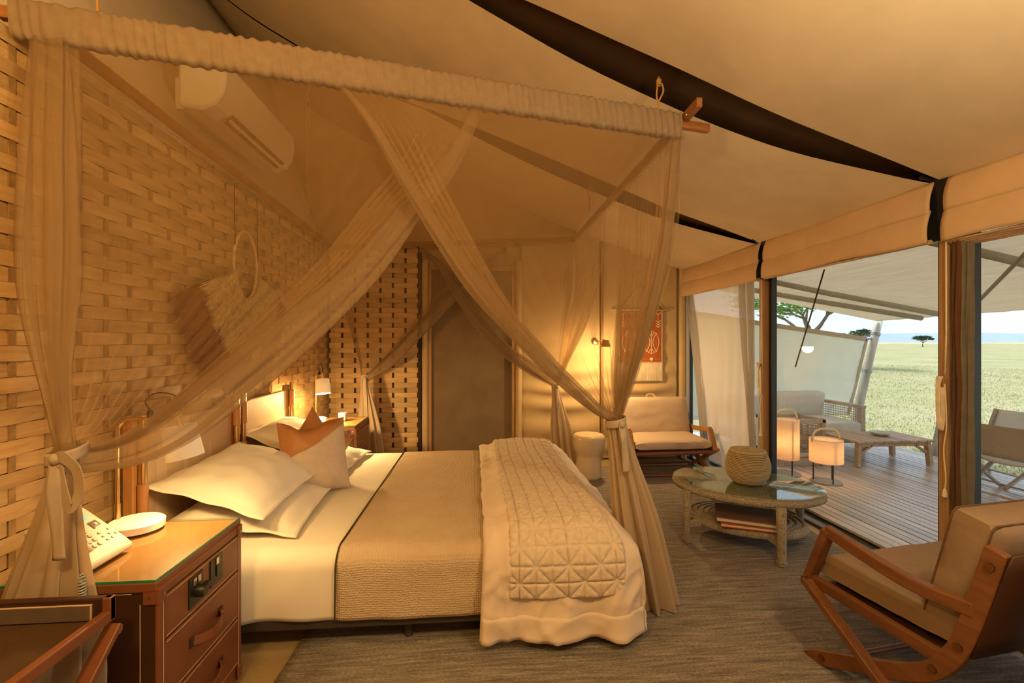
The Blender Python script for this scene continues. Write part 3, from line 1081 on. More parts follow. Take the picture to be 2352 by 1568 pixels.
ns1 = nightstand('dark brown leather nightstand carrying the telephone', (-1.235, 1.78, 0))
ns2 = nightstand('brown leather nightstand beyond the bed carrying the small box', (-1.30, 4.43, 0))
# switch plates on the near nightstand
def plate(y, z, usb, label):
    p = thing('power_outlet', label, 'power outlet', (-0.998, y, z), 0, 'outlets on the nightstand')
    MB().box((0.005, 0, 0), (0.008, 0.082, 0.105)).build('face_plate', 'black_plastic', p, bevel=0.002)
    for yy in ((-0.013, 0.013) if usb else (0.0,)):
        MB().box((0.0105, yy, 0.034), (0.004, 0.019, 0.026)).build('switch', 'steel', p, bevel=0.001)
    if usb:
        MB().lathe([(0.021, 0), (0.021, 0.022), (0.017, 0.03)], 16).xform(Matrix.Rotation(PI / 2, 4, 'Y')).xform(Matrix.Translation((0.009, 0.004, -0.006))).build('plug', 'black_plastic', p, auto=40)
        MB().box((0.028, 0.026, 0.002), (0.02, 0.022, 0.026)).build('plug_body', 'black_plastic', p, bevel=0.004)
    else:
        MB().box((0.0105, 0, -0.004), (0.005, 0.014, 0.04)).build('socket', 'black_plastic', p, bevel=0.001)
    return p
plate(1.712, 0.565, True, 'black outlet plate with a round plug fitted')
plate(1.84, 0.572, False, 'black outlet plate with a single switch')

# ================================================================== lamps
def bedside_lamp(label, loc):
    """stem at local origin; arm reaches to +X"""
    t = thing('bedside_lamp', label, 'lamp', loc, 0, 'bedside lamps')
    MB().lathe([(0.085, 0), (0.095, 0.004), (0.096, 0.03), (0.088, 0.036), (0.001, 0.037)], 40, (0.085, -0.02, 0), 1.0, 0.95).build('base', 'marble', t, auto=35)
    h = 0.435
    pts = [(0, 0, 0.02), (0, 0, h - 0.045)]
    for k in range(1, 9):
        a = PI / 2 * k / 8
        pts.append((0.045 - 0.045 * math.cos(a), 0, h - 0.045 + 0.045 * math.sin(a)))
    pts.append((0.175, 0, h + 0.002))
    MB().tube(pts, 0.0075, 12).build('stem', 'brass', t, auto=50)
    MB().lathe([(0.0105, 0.0), (0.0105, 0.075)], 14, (0, 0, 0.02)).build('stem_sleeve', 'brass', t, auto=40)
    MB().lathe([(0.012, 0), (0.012, 0.02), (0.006, 0.03)], 12, (0.125, 0, h + 0.006)).build('arm_clip', 'black_plastic', t, auto=40)
    cord = catmull([(0.125, 0, h + 0.03), (0.105, 0, h + 0.075), (0.15, 0, h + 0.105), (0.215, 0, h + 0.095), (0.24, 0, h + 0.05), (0.238, 0, h + 0.01)], 6)
    MB().tube(cord, 0.0028, 8).build('cord', 'black_plastic', t, smooth=True)
    rot = Matrix.Rotation(R_(-12), 4, 'Y')
    sm = Matrix.Translation((0.245, 0, h - 0.09)) @ rot
    sh = MB().lathe([(0.060, 0.062), (0.066, -0.07), (0.0635, -0.07), (0.0575, 0.058), (0.001, 0.058), (0.001, 0.0625)], 36, cap=False).xform(sm).build('lamp_shade', 'shade_white', t, auto=40)
    MB().tube([(0, 0, 0.06), (0, 0, 0.12)], 0.006, 10).xform(sm).build('shade_rod', 'brass', t, auto=40)
    MB().tube([(0.018, 0, 0.06), (0.018, 0, 0.115)], 0.004, 10).xform(sm).build('shade_rod', 'brass', t, auto=40)
    MB().lathe([(0.004, 0.03), (0.016, 0.015), (0.022, -0.012), (0.016, -0.036), (0.002, -0.044)], 16).xform(sm).build('light_bulb', 'bulb', t, smooth=True)
    p = Matrix.Translation(loc) @ sm @ Vector((0, 0, -0.055))
    return t, p
l1, p1 = bedside_lamp('brass bedside lamp with marble base beside the telephone', (-1.432, 1.955, 0.7015))
l2, p2 = bedside_lamp('brass bedside lamp with lit white shade beyond the bed', (-1.505, 4.47, 0.7015))
l2.rotation_euler = (0, 0, R_(-58))
p2 = Vector((-1.505, 4.47, 0.7015)) + Matrix.Rotation(R_(-58), 3, 'Z') @ (p2 - Vector((-1.505, 4.47, 0.7015)))
light('near_lamp_light', 'SPOT', p1 + Vector((0, 0, 0.02)), 8, (1.0, 0.64, 0.25), 0.03, (0, R_(-6), 0), spot_size=R_(148), spot_blend=0.6)
light('far_lamp_light', 'SPOT', p2 + Vector((0, 0, 0.02)), 20, (1.0, 0.64, 0.25), 0.03, (0, 0, 0), spot_size=R_(148), spot_blend=0.6)
light('near_lamp_glow', 'POINT', p1 + Vector((0, 0, -0.025)), 6.5, (1.0, 0.64, 0.24), 0.035)
light('far_lamp_glow', 'POINT', p2 + Vector((0, 0, -0.025)), 44, (1.0, 0.64, 0.24), 0.035)
bx = thing('gift_box', 'small pinkish square box on the far nightstand', 'box', (-1.255, 4.46, 0.7015))
MB().box((0, 0, 0.026), (0.062, 0.062, 0.052)).build('box_base', 'soft_pink', bx, bevel=0.002)
MB().box((0, 0, 0.060), (0.066, 0.066, 0.018)).build('lid', 'soft_pink', bx, bevel=0.002)

# ================================================================== telephone
ph = thing('telephone', 'beige desk telephone with lit screen and round keys on the nightstand', 'telephone', (-1.32, 1.655, 0.7015))
wedge = [(0.085, 0, 0.004), (0.085, 0, 0.022), (0.06, 0, 0.045), (-0.085, 0, 0.155), (-0.10, 0, 0.145), (-0.02, 0, 0.0)]
MB().prism([(x, -0.105, z) for x, y, z in wedge], (0, 0.21, 0)).build('housing', 'phone_plastic', ph, bevel=0.008)
fd = Vector((-0.145, 0, 0.110)).normalized()      # up the face
fn_ = Vector((fd.z * -1 * -1, 0, -fd.x)).normalized()
face0 = Vector((0.06, 0, 0.045))
def onface(a, b, h=0.0):
    """a along face upward (m), b along Y"""
    return face0 + fd * a + Vector((0, b, 0)) + fn_ * h
def facebox(g, a, b, sa, sb, th):
    vs = []
    for hh in (0, th):
        for (da, db) in ((-1, -1), (1, -1), (1, 1), (-1, 1)):
            vs.append(onface(a + da * sa / 2, b + db * sb / 2, hh))
    return g.add(vs, [(0, 1, 2, 3), (4, 7, 6, 5), (0, 4, 5, 1), (1, 5, 6, 2), (2, 6, 7, 3), (3, 7, 4, 0)])
facebox(MB(), 0.150, 0.026, 0.046, 0.085, 0.0015).build('screen', 'phone_screen', ph)
for r in range(4):
    for c in range(3):
        MB().tube([onface(0.022 + r * 0.021, -0.033 + c * 0.023, 0), onface(0.022 + r * 0.021, -0.033 + c * 0.023, 0.004)], [0.0085, 0.0075], 14).build('key', 'phone_key', ph, auto=40)
for (a, b) in ((0.022, 0.045), (0.04, 0.045), (0.058, 0.045), (0.022, 0.066), (0.04, 0.072), (0.058, 0.085), (0.03, 0.09), (0.10, -0.03), (0.10, -0.005), (0.10, 0.02)):
    MB().tube([onface(a, b, 0), onface(a, b, 0.003)], 0.005, 10).build('small_key', 'phone_key', ph, auto=40)
g = MB(); facebox(g, 0.096, 0.066, 0.032, 0.032, 0.004); g.build('navigation_pad', 'steel', ph, bevel=0.004)
facebox(MB(), 0.096, 0.066, 0.012, 0.012, 0.006).build('ok_key', 'phone_key', ph, bevel=0.002)
hs = MB().tube([onface(0.0, -0.085, 0.02), onface(0.03, -0.087, 0.032), onface(0.09, -0.087, 0.036), onface(0.15, -0.087, 0.03), onface(0.178, -0.085, 0.016)], [0.024, 0.022, 0.017, 0.022, 0.024], 14)
hs.build('handset', 'phone_plastic', ph, smooth=True)
path = catmull([(-1.235, 1.545, 0.735), (-1.205, 1.506, 0.715), (-1.200, 1.500, 0.66), (-1.205, 1.497, 0.57), (-1.215, 1.494, 0.48), (-1.215, 1.490, 0.435), (-1.18, 1.50, 0.43), (-1.165, 1.50, 0.46)], 24)
path = resample(path, 460)
coil = []
for i, p in enumerate(path):
    t = (path[min(i + 1, len(path) - 1)] - path[max(i - 1, 0)]).normalized()
    s = t.cross(Vector((0, 1, 0.2))).normalized(); u = t.cross(s)
    a = i * 2 * PI / 9.0
    coil.append(p + s * (0.0085 * math.cos(a)) + u * (0.0085 * math.sin(a)))
MB().tube(coil, 0.0026, 6).build('coiled_cord', 'grey_cable', ph, smooth=True, world=True)

# ================================================================== tray stand in the corner
mat('tray_weave', (0.10, 0.05, 0.018), 0.8, var=0.3, scale=60, bump=0.8, bscale=120, stretch=(3, 14, 1), bdist=0.004)
mat('tray_lining', (0.13, 0.09, 0.065), 0.8, var=0.1)
tr = thing('luggage_stand', 'folding luggage stand with stitched brown leather rim and woven tray', 'luggage stand', (-1.36, 1.12, 0))
X1, X0, Y1, Y0, ZT_ = -1.055, -1.63, 1.435, 0.72, 0.705
MB().box(((X0 + X1) / 2, Y1 - 0.011, ZT_ - 0.035), (X1 - X0, 0.022, 0.07)).build('back_rim', 'leather_dark', tr, bevel=0.004, world=True)
MB().box(((X0 + X1) / 2 - 0.02, Y1 - 0.024, ZT_ - 0.040), (X1 - X0 - 0.06, 0.006, 0.042)).build('lining_strip', 'tray_lining', tr, bevel=0.001, world=True)
MB().box(((X0 + X1) / 2 - 0.02, Y1 - 0.0235, ZT_ - 0.0165), (X1 - X0 - 0.055, 0.008, 0.002)).build('stitch_line', 'stitch', tr, world=True)
MB().box((X1 - 0.05, Y1 - 0.0235, ZT_ - 0.038), (0.002, 0.008, 0.043)).build('stitch_line', 'stitch', tr, world=True)
MB().box((X1 - 0.012, (Y0 + Y1) / 2, ZT_ - 0.055), (0.024, Y1 - Y0, 0.034)).build('side_rim', 'leather_brown', tr, bevel=0.004, world=True)
MB().box((X1 - 0.011, Y1 - 0.012, ZT_ - 0.035), (0.022, 0.024, 0.07)).build('rim_corner', 'leather_brown', tr, bevel=0.003, world=True)
MB().box((X0 + 0.012, (Y0 + Y1) / 2, ZT_ - 0.035), (0.024, Y1 - Y0, 0.07)).build('side_rim', 'leather_brown', tr, bevel=0.004, world=True)
MB().box(((X0 + X1) / 2, Y0 + 0.011, ZT_ - 0.035), (X1 - X0, 0.022, 0.07)).build('front_rim', 'leather_brown', tr, bevel=0.004, world=True)
MB().box(((X0 + X1) / 2, (Y0 + Y1) / 2, ZT_ - 0.070), (X1 - X0 - 0.03, Y1 - Y0 - 0.03, 0.010)).build('woven_bottom', 'tray_weave', tr, world=True)
for (a, b) in (((X1 + 0.0, 1.43, ZT_ - 0.085), (X1 + 0.0, 0.78, 0.012)), ((X1 - 0.035, 0.78, ZT_ - 0.085), (X1 - 0.035, 1.40, 0.012)), ((X0 + 0.0, 1.43, ZT_ - 0.085), (X0 + 0.0, 0.78, 0.012)), ((X0 + 0.035, 0.78, ZT_ - 0.085), (X0 + 0.035, 1.40, 0.012))):
    lg = MB().bar(a, b, 0.018, 0.042, (1, 0, 0.01)).build('leg', 'leather_brown', tr, bevel=0.003, world=True)
g = MB().tube([(X1 + 0.008, 1.425, ZT_ - 0.10), (X1 + 0.017, 1.425, ZT_ - 0.10)], 0.0125, 18)
g.build('stud', 'steel', tr, auto=30, world=True)

# ================================================================== hanging grass ornament
mat('straw_pale', (0.62, 0.45, 0.22), 0.8, var=0.25, scale=30)
mat('straw_rust', (0.17, 0.035, 0.010), 0.85, var=0.35, scale=30)
mat('dark_cord', (0.05, 0.025, 0.012), 0.9)
orn = thing('grass_ornament', 'round fringed grass ornament with oval opening hanging on the woven wall', 'ornament', (-1.63, 3.43, 1.97))
CY, CZ = 3.45, 2.0
g = MB().tube([(-1.655, CY + 0.165 * math.cos(2 * PI * k / 48), CZ + 0.245 * math.sin(2 * PI * k / 48)) for k in range(49)], 0.010, 8, caps=False)
g.build('collar_ring', 'straw_pale', orn, smooth=True, world=True)
gi, go = MB(), MB()
rr = random.Random(5)
def straw(gm, p, q, w, bow):
    d = (q - p)
    s = Vector((0, -d.z, d.y)).normalized() * w
    mid = p.lerp(q, 0.5) + Vector((bow, 0, 0))
    n0 = len(gm.v)
    gm.v += [p - s, p + s, mid - s, mid + s, q - s * 0.5, q + s * 0.5]
    gm.f += [(n0, n0 + 1, n0 + 3, n0 + 2), (n0 + 2, n0 + 3, n0 + 5, n0 + 4)]
for k in range(2600):
    f = k / 2600
    a = R_(194 + 152 * f) + rr.uniform(-.015, .015)
    x0 = -1.652 + rr.uniform(0, .02)
    p = Vector((x0, CY + 0.165 * math.cos(a), CZ + 0.245 * math.sin(a)))
    dirv = Vector((0, math.cos(a), math.sin(a) * 1.0 - 0.12)).normalized()
    L1 = rr.uniform(0.36, 0.50) * (0.9 + 0.2 * nz(a * 3, 1))
    Rout = 0.56 + 0.04 * max(0, -math.sin(a)) + 0.06 * max(-0.8, -math.cos(a))
    L2 = Rout * rr.uniform(0.82, 1.04)
    q = p + dirv * L1
    straw(gi, p, q, 0.0024, 0.02)
    p2 = p + dirv * (L1 * rr.uniform(0.55, 0.95))
    straw(go, p2 + Vector((-.014, 0, 0)), p + dirv * (L2 + 0.06) + Vector((-.014, 0, 0)), 0.0034, 0.012)
o = gi.build('pale_straw', 'straw_pale', orn, world=True); o['kind'] = 'stuff'
o = go.build('rust_fringe', 'straw_rust', orn, world=True); o['kind'] = 'stuff'
for (yy, zz) in ((3.30, 2.06), (3.63, 1.98)):
    MB().tube([(-1.66, yy, 2.545), (-1.655, yy, zz)], 0.004, 8).build('hanging_cord', 'dark_cord', orn, world=True)
    MB().tube([(-1.68, yy, 2.555), (-1.63, yy, 2.545)], 0.008, 8).build('hook', 'steel', orn, world=True)

# ================================================================== air conditioner
mat('ac_white', (0.72, 0.68, 0.60), 0.4, var=0.02)
mat('ac_slot', (0.10, 0.085, 0.065), 0.6)
ac = thing('air_conditioner', 'white wall air conditioner high above the bed', 'air conditioner', (-1.62, 3.43, 3.02))
outl = []
for (x, z) in ((-0.16, -0.15), (-0.03, -0.165), (0.05, -0.13), (0.10, -0.06), (0.115, 0.03), (0.105, 0.14), (0.07, 0.175), (-0.16, 0.175)):
    outl.append((x, -0.54, z))
MB().prism(outl, (0, 1.08, 0)).build('casing', 'ac_white', ac, bevel=0.02, auto=30)
MB().box((0.045, 0.02, -0.143), (0.075, 0.78, 0.01), Matrix.Rotation(R_(-38), 3, 'Y')).build('outlet_slot', 'ac_slot', ac)
MB().box((0.05, 0.02, -0.150), (0.022, 0.76, 0.006), Matrix.Rotation(R_(-38), 3, 'Y')).build('louver', 'ac_white', ac)
for k in range(7):
    MB().box((0.045, -0.3 + k * 0.105, -0.146), (0.055, 0.006, 0.012), Matrix.Rotation(R_(-38), 3, 'Y')).build('vane', 'ac_slot', ac)
MB().box((-0.22, 0, 0.02), (0.14, 0.7, 0.2)).build('mounting_plate', 'ac_white', ac)
# ================================================================== mosquito net over the bed
sheer('net', (0.54, 0.345, 0.155), 0.23)
sheer('net_head', (0.54, 0.345, 0.155), 0.13)
sheer('net_roof', (0.60, 0.37, 0.145), 0.36)
sheer('net_folded', (0.46, 0.32, 0.185), 0.46)
sheer('net_gathered', (0.64, 0.50, 0.345), 0.95)
mat('net_band', (0.34, 0.24, 0.158), 0.9, var=0.08, scale=30, trans=0.25)
mat('sash', (0.50, 0.385, 0.27), 0.9, var=0.05, scale=20, trans=0.15)
mat('rope', (0.45, 0.24, 0.09), 0.9, var=0.2, scale=60)
wood('frame_wood', (0.22, 0.075, 0.025), (0.40, 0.17, 0.06), 'X', 10, 0.4)
NL, NR, FR, FL = V(-1.63, 1.83, 2.65), V(1.13, 2.43, 2.65), V(1.17, 5.25, 2.65), V(-1.58, 5.2, 2.50)
net = thing('mosquito_net', 'sheer amber mosquito net canopy tied back around the bed', 'mosquito net', (-0.25, 3.7, 0))
# wooden frame
dn = (NR - NL).normalized()
for (a, b, w) in ((NL - dn * 0.1, NR + dn * 0.19, 0), (FL, FR, 0), (NL, FL, 0)):
    MB().bar(a, b, 0.032, 0.045).build('frame_beam', 'frame_wood', net, bevel=0.003, world=True)
dr_ = (FR - NR).normalized()
MB().bar(NR - dr_ * 0.17 + V(0.03, 0, 0.035), FR + V(0.03, 0, 0.035), 0.030, 0.05).build('frame_beam', 'frame_wood', net, bevel=0.003, world=True)
MB().tube([NR + V(0.012, -0.045, 0.03), NR + V(0.045, -0.05, 0.03)], 0.009, 10).build('bolt', 'steel', net, auto=30, world=True)
# ropes up to the rafters
for p in (V(1.01, 2.43, 2.70), V(-1.45, 1.88, 2.70), V(1.05, 4.1, 2.70), V(-1.45, 4.1, 2.62)):
    top = V(p.x, p.y, min(zc(p.x) - 0.0, 3.9))
    rp = MB()
    rp.tube(catmull([p + V(0.004, 0, -0.05), p + V(0.0, 0, 0.05), p.lerp(top, 0.5) + V(-0.012, 0, 0), top], 6), 0.005, 8)
    rp.tube(catmull([p.lerp(top, 0.35), p.lerp(top, 0.6) + V(0.022, -.01, 0), p.lerp(top, 0.8) + V(0.012, -.01, 0)], 6), 0.005, 8)
    kn = []
    for i in range(40):
        a = i * 0.8
        kn.append(p.lerp(top, 0.78 + 0.14 * i / 40) + V(0.011 * math.cos(a), 0.011 * math.sin(a), 0))
    rp.tube(kn, 0.0045, 6)
    rp.build('rope', 'rope', net, smooth=True, world=True)

def sleeve(a, b, w, h, seed, n=260, z=0.0, ruffle=0.010, m='net_band'):
    d = (b - a); L_ = d.length; t = d.normalized()
    s = t.cross(V(0, 0, 1)).normalized()
    g = MB()
    K = 16
    def fn(u, v):
        an = 2 * PI * u
        ca, sa = math.cos(an), math.sin(an)
        sq = lambda q, p=0.55: math.copysign(abs(q) ** p, q)
        x = v * L_
        rf = ruffle * (0.35 * math.sin(x * 150 + 9 * nz(x * 5, seed) + sa * 2.5) + 0.5 * nz(x * 45, sa * 1.2, seed) + 0.5 * nz(x * 22, ca * 1.5 + sa, seed + 7))
        return a + t * x + s * (sq(ca) * (w / 2 + rf)) + V(0, 0, z + sq(sa) * (h / 2 + rf * 0.8))
    g.grid(fn, K, n, closed_u=True)
    g.build('gathered_sleeve', m, net, smooth=True, world=True)
sleeve(NL - dn * 0.06, NR - dn * 0.005, 0.060, 0.145, 1, 700, -0.015, 0.009)
sleeve(NR + V(0, 0.05, 0), FR, 0.05, 0.075, 2, 160, -0.01, 0.005, 'net')
sleeve(FL, FR, 0.05, 0.075, 3, 160, -0.01, 0.005, 'net')
sleeve(NL, FL, 0.05, 0.075, 4, 160, -0.01, 0.005, 'net')
# roof of the net
def roof_f(u, v):
    p = NL.lerp(NR, u).lerp(FL.lerp(FR, u), v)
    return p + V(0, 0, -0.03 - 0.05 * math.sin(PI * u) * math.sin(PI * v) + 0.004 * nz(u * 9, v * 12))
MB().grid(roof_f, 40, 40).build('net_roof', 'net_roof', net, smooth=True, world=True)

TIE = {'NL': V(-1.275, 1.535, 1.10), 'NR': V(0.735, 2.33, 1.03), 'FL': V(-1.20, 5.08, 1.06), 'FR': V(0.90, 5.05, 0.95)}

def warp(s):
    if s < 0.22: return 0.07 * s / 0.22
    if s < 0.60: return 0.07 + 0.80 * (s - 0.22) / 0.38
    return 0.87 + 0.13 * (s - 0.60) / 0.40

def tied_panel(top_a, top_b, tie, mid_a, mid_b, seed, nfold=26, amp=0.020, nu=150, nv=70, wr=warp, m='net', rope_r=0.0, up_sign=1, rope_a=0.0):
    """cloth hung from top_a..top_b and drawn together at the tie; mid_* shape its two edges"""
    A = resample(catmull([top_a] + mid_a + [tie], 10), nv)
    B = resample(catmull([top_b] + mid_b + [tie], 10), nv)
    across = (top_b - top_a); across.z = 0; across.normalize()
    nrm = V(-across.y, across.x, 0)
    g = MB()
    def fn(u, v):
        j = min(int(round(v * nv)), nv)
        w = wr(u)
        w += 0.022 * math.sin(u * 2 * PI * nfold * 0.5 + seed) * (1 if (u > 0.58 or u < 0.22) else 0.25) * math.sin(PI * min(1, v * 1.6 + 0.03) / 2)
        w = max(0, min(1, w))
        p = A[j].lerp(B[j], w)
        gath = smooth01(v * 1.15)
        a_ = amp * (0.25 + 0.75 * gath)
        f = a_ * math.sin(u * 2 * PI * nfold + 1.5 * nz(u * 5, v * 2, seed)) + 0.025 * nz(u * 6, v * 3, seed + 5) * math.sin(PI * v)
        near_tie = smooth01((v - 0.86) / 0.14)
        f *= (1 - 0.55 * near_tie)
        spread = V(0, 0, 0)
        if near_tie > 0:
            spread = across * ((u - 0.5) * 0.055 * near_tie)
        return p + nrm * f + spread
    g.grid(fn, nu, nv)
    g.build('net_panel', m, net, smooth=True, world=True)
    if rope_a:
        e = MB()
        def fa(u, v):
            j = min(int(round(v * nv)), nv)
            an = 2 * PI * u
            r = rope_a * (0.8 + 0.2 * math.sin(PI * v)) * (1 - 0.6 * smooth01((v - 0.55) / 0.45))
            pl = 1 + 0.2 * math.sin(an * 5 + 2 * v + seed) + 0.15 * math.sin(an * 11 - 3 * v) + 0.15 * nz(an, v * 3, seed)
            return A[j] + across * (0.9 * r * (1 - v) + math.cos(an) * r * pl) + nrm * (math.sin(an) * r * pl * 0.4)
        e.grid(fa, 44, nv, closed_u=True)
        e.build('gathered_edge', 'net_folded', net, smooth=True, world=True)
    if rope_r:
        # the free edge bunches into a thick pleated roll
        e = MB()
        def fe(u, v):
            j = min(int(round(v * nv)), nv)
            c = B[j]
            tt = (B[min(j + 1, nv)] - B[max(j - 1, 0)]).normalized()
            s_ = tt.cross(nrm).normalized()
            an = 2 * PI * u
            r = rope_r * (0.22 + 0.78 * math.sin(PI * min(1, v * 0.62 + 0.05)) ** 1.1 * (1 - 0.45 * smooth01((v - 0.85) / 0.15)))
            pl = 1 + 0.22 * math.sin(an * 5 + 3 * v + seed) + 0.16 * math.sin(an * 9 - 5 * v) + 0.2 * nz(an, v * 5, seed)
            return c - s_ * (0.75 * r * up_sign) + s_ * (math.cos(an) * r * pl) + nrm * (math.sin(an) * r * pl * 0.45)
        e.grid(fe, 40, nv, closed_u=True)
        e.build('gathered_edge', 'net_folded', net, smooth=True, world=True)

def along(a, b, x):
    return a.lerp(b, (x - a.x) / (b.x - a.x)) + V(0, 0, -0.07)
dz = V(0, 0, -0.07)
# near long side
tied_panel(NL + dz, along(NL, NR, 0.0), TIE['NL'],
           [V(-1.555, 1.75, 2.1), V(-1.42, 1.63, 1.5)],
           [V(-0.14, 2.22, 2.32), V(-0.32, 2.18, 2.09), V(-0.58, 2.06, 1.74), V(-0.95, 1.84, 1.335), V(-1.14, 1.66, 1.13)], 1.0, 30, rope_r=0.066, up_sign=-1, rope_a=0.075)
tied_panel(NR + dz, along(NL, NR, -0.60), TIE['NR'],
           [V(1.06, 2.42, 2.0), V(0.92, 2.38, 1.5)],
           [V(-0.46, 2.05, 2.40), V(-0.28, 2.08, 2.09), V(-0.01, 2.16, 1.69), V(0.34, 2.25, 1.32), V(0.60, 2.31, 1.10)], 2.0, 30, rope_r=0.038, rope_a=0.035)
# far long side
tied_panel(FL + dz, along(FL, FR, 0.35), TIE['FL'],
           [V(-1.50, 5.17, 2.0), V(-1.34, 5.12, 1.5)],
           [V(0.10, 5.16, 2.30), V(-0.26, 5.12, 1.98), V(-0.62, 5.1, 1.62), V(-0.95, 5.09, 1.27)], 3.0, 26, rope_r=0.06, up_sign=-1)
tied_panel(FR + dz, along(FL, FR, -0.62), TIE['FR'],
           [V(1.13, 5.2, 2.0), V(1.02, 5.12, 1.45)],
           [V(-0.42, 5.13, 2.30), V(-0.21, 5.1, 1.95), V(0.08, 5.08, 1.55), V(0.47, 5.06, 1.20)], 4.0, 26, rope_r=0.06)
# foot side
def soft(s): return s
tied_panel(NR + dz, NR.lerp(FR, 0.40) + dz, TIE['NR'] + V(0.02, 0.02, 0),
           [V(1.11, 2.43, 2.0), V(0.95, 2.39, 1.5)],
           [V(1.10, 3.45, 2.10), V(0.97, 3.1, 1.60), V(0.84, 2.70, 1.25)], 5.0, 18, 0.022, 110, 60, soft)
tied_panel(FR + dz, NR.lerp(FR, 0.52) + dz, TIE['FR'] + V(0.02, -0.02, 0),
           [V(1.15, 5.2, 2.0), V(1.04, 5.12, 1.5)],
           [V(1.13, 4.0, 2.1), V(1.06, 4.3, 1.6), V(0.97, 4.75, 1.2)], 6.0, 18, 0.022, 110, 60, soft)
# head side: full sheet down behind the headboard
def head_f(u, v):
    p = NL.lerp(FL, u) + dz
    z = p.z + (0.35 - p.z) * v
    x = p.x + 0.035 + 0.012 * math.sin(u * 95 + 2 * nz(u * 9, v)) * (0.3 + 0.7 * v) + 0.012 * nz(u * 14, v * 3, 2)
    return V(x, p.y, z)
MB().grid(head_f, 240, 24).build('net_panel', 'net_head', net, smooth=True, world=True)

# skirts hanging below the ties
def skirt(tie, base, r0, r1, seed, squash=1.0, floor=0.02):
    g = MB()
    def fn(u, v):
        a = 2 * PI * u
        c = tie.lerp(base, v)
        r = r0 + (r1 - r0) * (smooth01(v * 1.6) * 0.75 + 0.25 * v)
        pl = 1 + (0.16 + 0.18 * v) * math.sin(a * 9 + seed + 1.5 * v) + 0.12 * math.sin(a * 17 + seed * 2 + v) + 0.10 * nz(math.cos(a) * 2, math.sin(a) * 2, v * 2 + seed)
        return V(c.x + math.cos(a) * r * pl, c.y + math.sin(a) * r * pl * squash, c.z)
    g.grid(fn, 140, 40, closed_u=True)
    g.build('net_skirt', 'net_gathered', net, smooth=True, world=True)
skirt(TIE['NL'], V(-1.36, 1.478, 0.02), 0.035, 0.155, 1, 0.16)
skirt(TIE['NR'], V(0.96, 2.40, 0.03), 0.045, 0.105, 2, 0.8)
skirt(TIE['FL'], V(-1.10, 5.05, 0.03), 0.035, 0.11, 3, 0.7)
skirt(TIE['FR'], V(1.02, 5.02, 0.03), 0.035, 0.11, 4, 0.7)

def sash(tie, r, tail, right, seed, loop=True):
    g = MB()
    ring = [tie + V(math.cos(2 * PI * k / 24) * r, math.sin(2 * PI * k / 24) * r, 0.012 * math.sin(2 * PI * k / 24 + seed)) for k in range(25)]
    g.strip(ring, 0.035, 0.006, (0, 0, 1))
    # turn the band so its width is vertical
    g = MB()
    g.grid(lambda u, v: tie + V(math.cos(2 * PI * u) * (r + 0.003 * math.sin(9 * u)), math.sin(2 * PI * u) * (r + 0.003 * math.sin(11 * u)), -0.02 + 0.04 * v + 0.012 * math.sin(2 * PI * u + seed)), 36, 4, closed_u=True)
    g.build('sash_band', 'sash', net, smooth=True, solid=0.003, world=True)
    k0 = tie + V(0.3 * r, -r - 0.006, -0.005)
    kn = MB().lathe([(0.002, -0.018), (0.013, -0.013), (0.017, 0), (0.013, 0.013), (0.002, 0.018)], 12, k0).build('sash_knot', 'sash', net, smooth=True, world=True)
    if loop:
        lp = catmull([k0, k0 + V(right * 0.03, -0.012, 0.008), k0 + V(right * 0.068, -0.012, -0.03), k0 + V(right * 0.075, -0.01, -0.10), k0 + V(right * 0.05, -0.012, -0.145), k0 + V(right * 0.03, -0.008, -0.10), k0 + V(right * 0.012, -0.006, -0.02)], 6)
        MB().strip(lp, 0.034, 0.003, (0.25 * right, 1, 0)).xform(Matrix.Identity(4)).build('sash_loop', 'sash', net, auto=60, world=True)
    tl = catmull([k0, k0 + V(0.005, -0.012, -0.06), k0 + V(0.012, -0.014, -tail * 0.5), k0 + V(0.02, -0.010, -tail)], 8)
    g = MB()
    prevx = V(1, 0.25, 0).normalized()
    g.grid(lambda u, v: tl[int(round(v * (len(tl) - 1)))] + prevx * ((u - 0.5) * 0.036) + V(0, 0.004 * math.sin(v * 9 + u * 3), 0), 4, len(tl) - 1)
    g.build('sash_tail', 'sash', net, smooth=True, solid=0.002, world=True)
sash(TIE['NL'], 0.048, 0.30, 1, 0.5)
sash(TIE['NR'], 0.052, 0.24, 1, 1.5, False)
sash(TIE['FL'], 0.042, 0.42, -1, 2.5, False)
sash(TIE['FR'], 0.042, 0.30, 1, 3.5, False)
# ================================================================== lounge chairs
mat('cushion_taupe', (0.27, 0.180, 0.115), 0.9, var=0.06, scale=40, bump=0.35, bscale=420)
mat('cushion_rose', (0.56, 0.42, 0.31), 0.9, var=0.05, scale=40, bump=0.3, bscale=420)
mat('piping', (0.12, 0.065, 0.03), 0.8)
mat('bronze', (0.30, 0.15, 0.05), 0.35, metal=1.0)

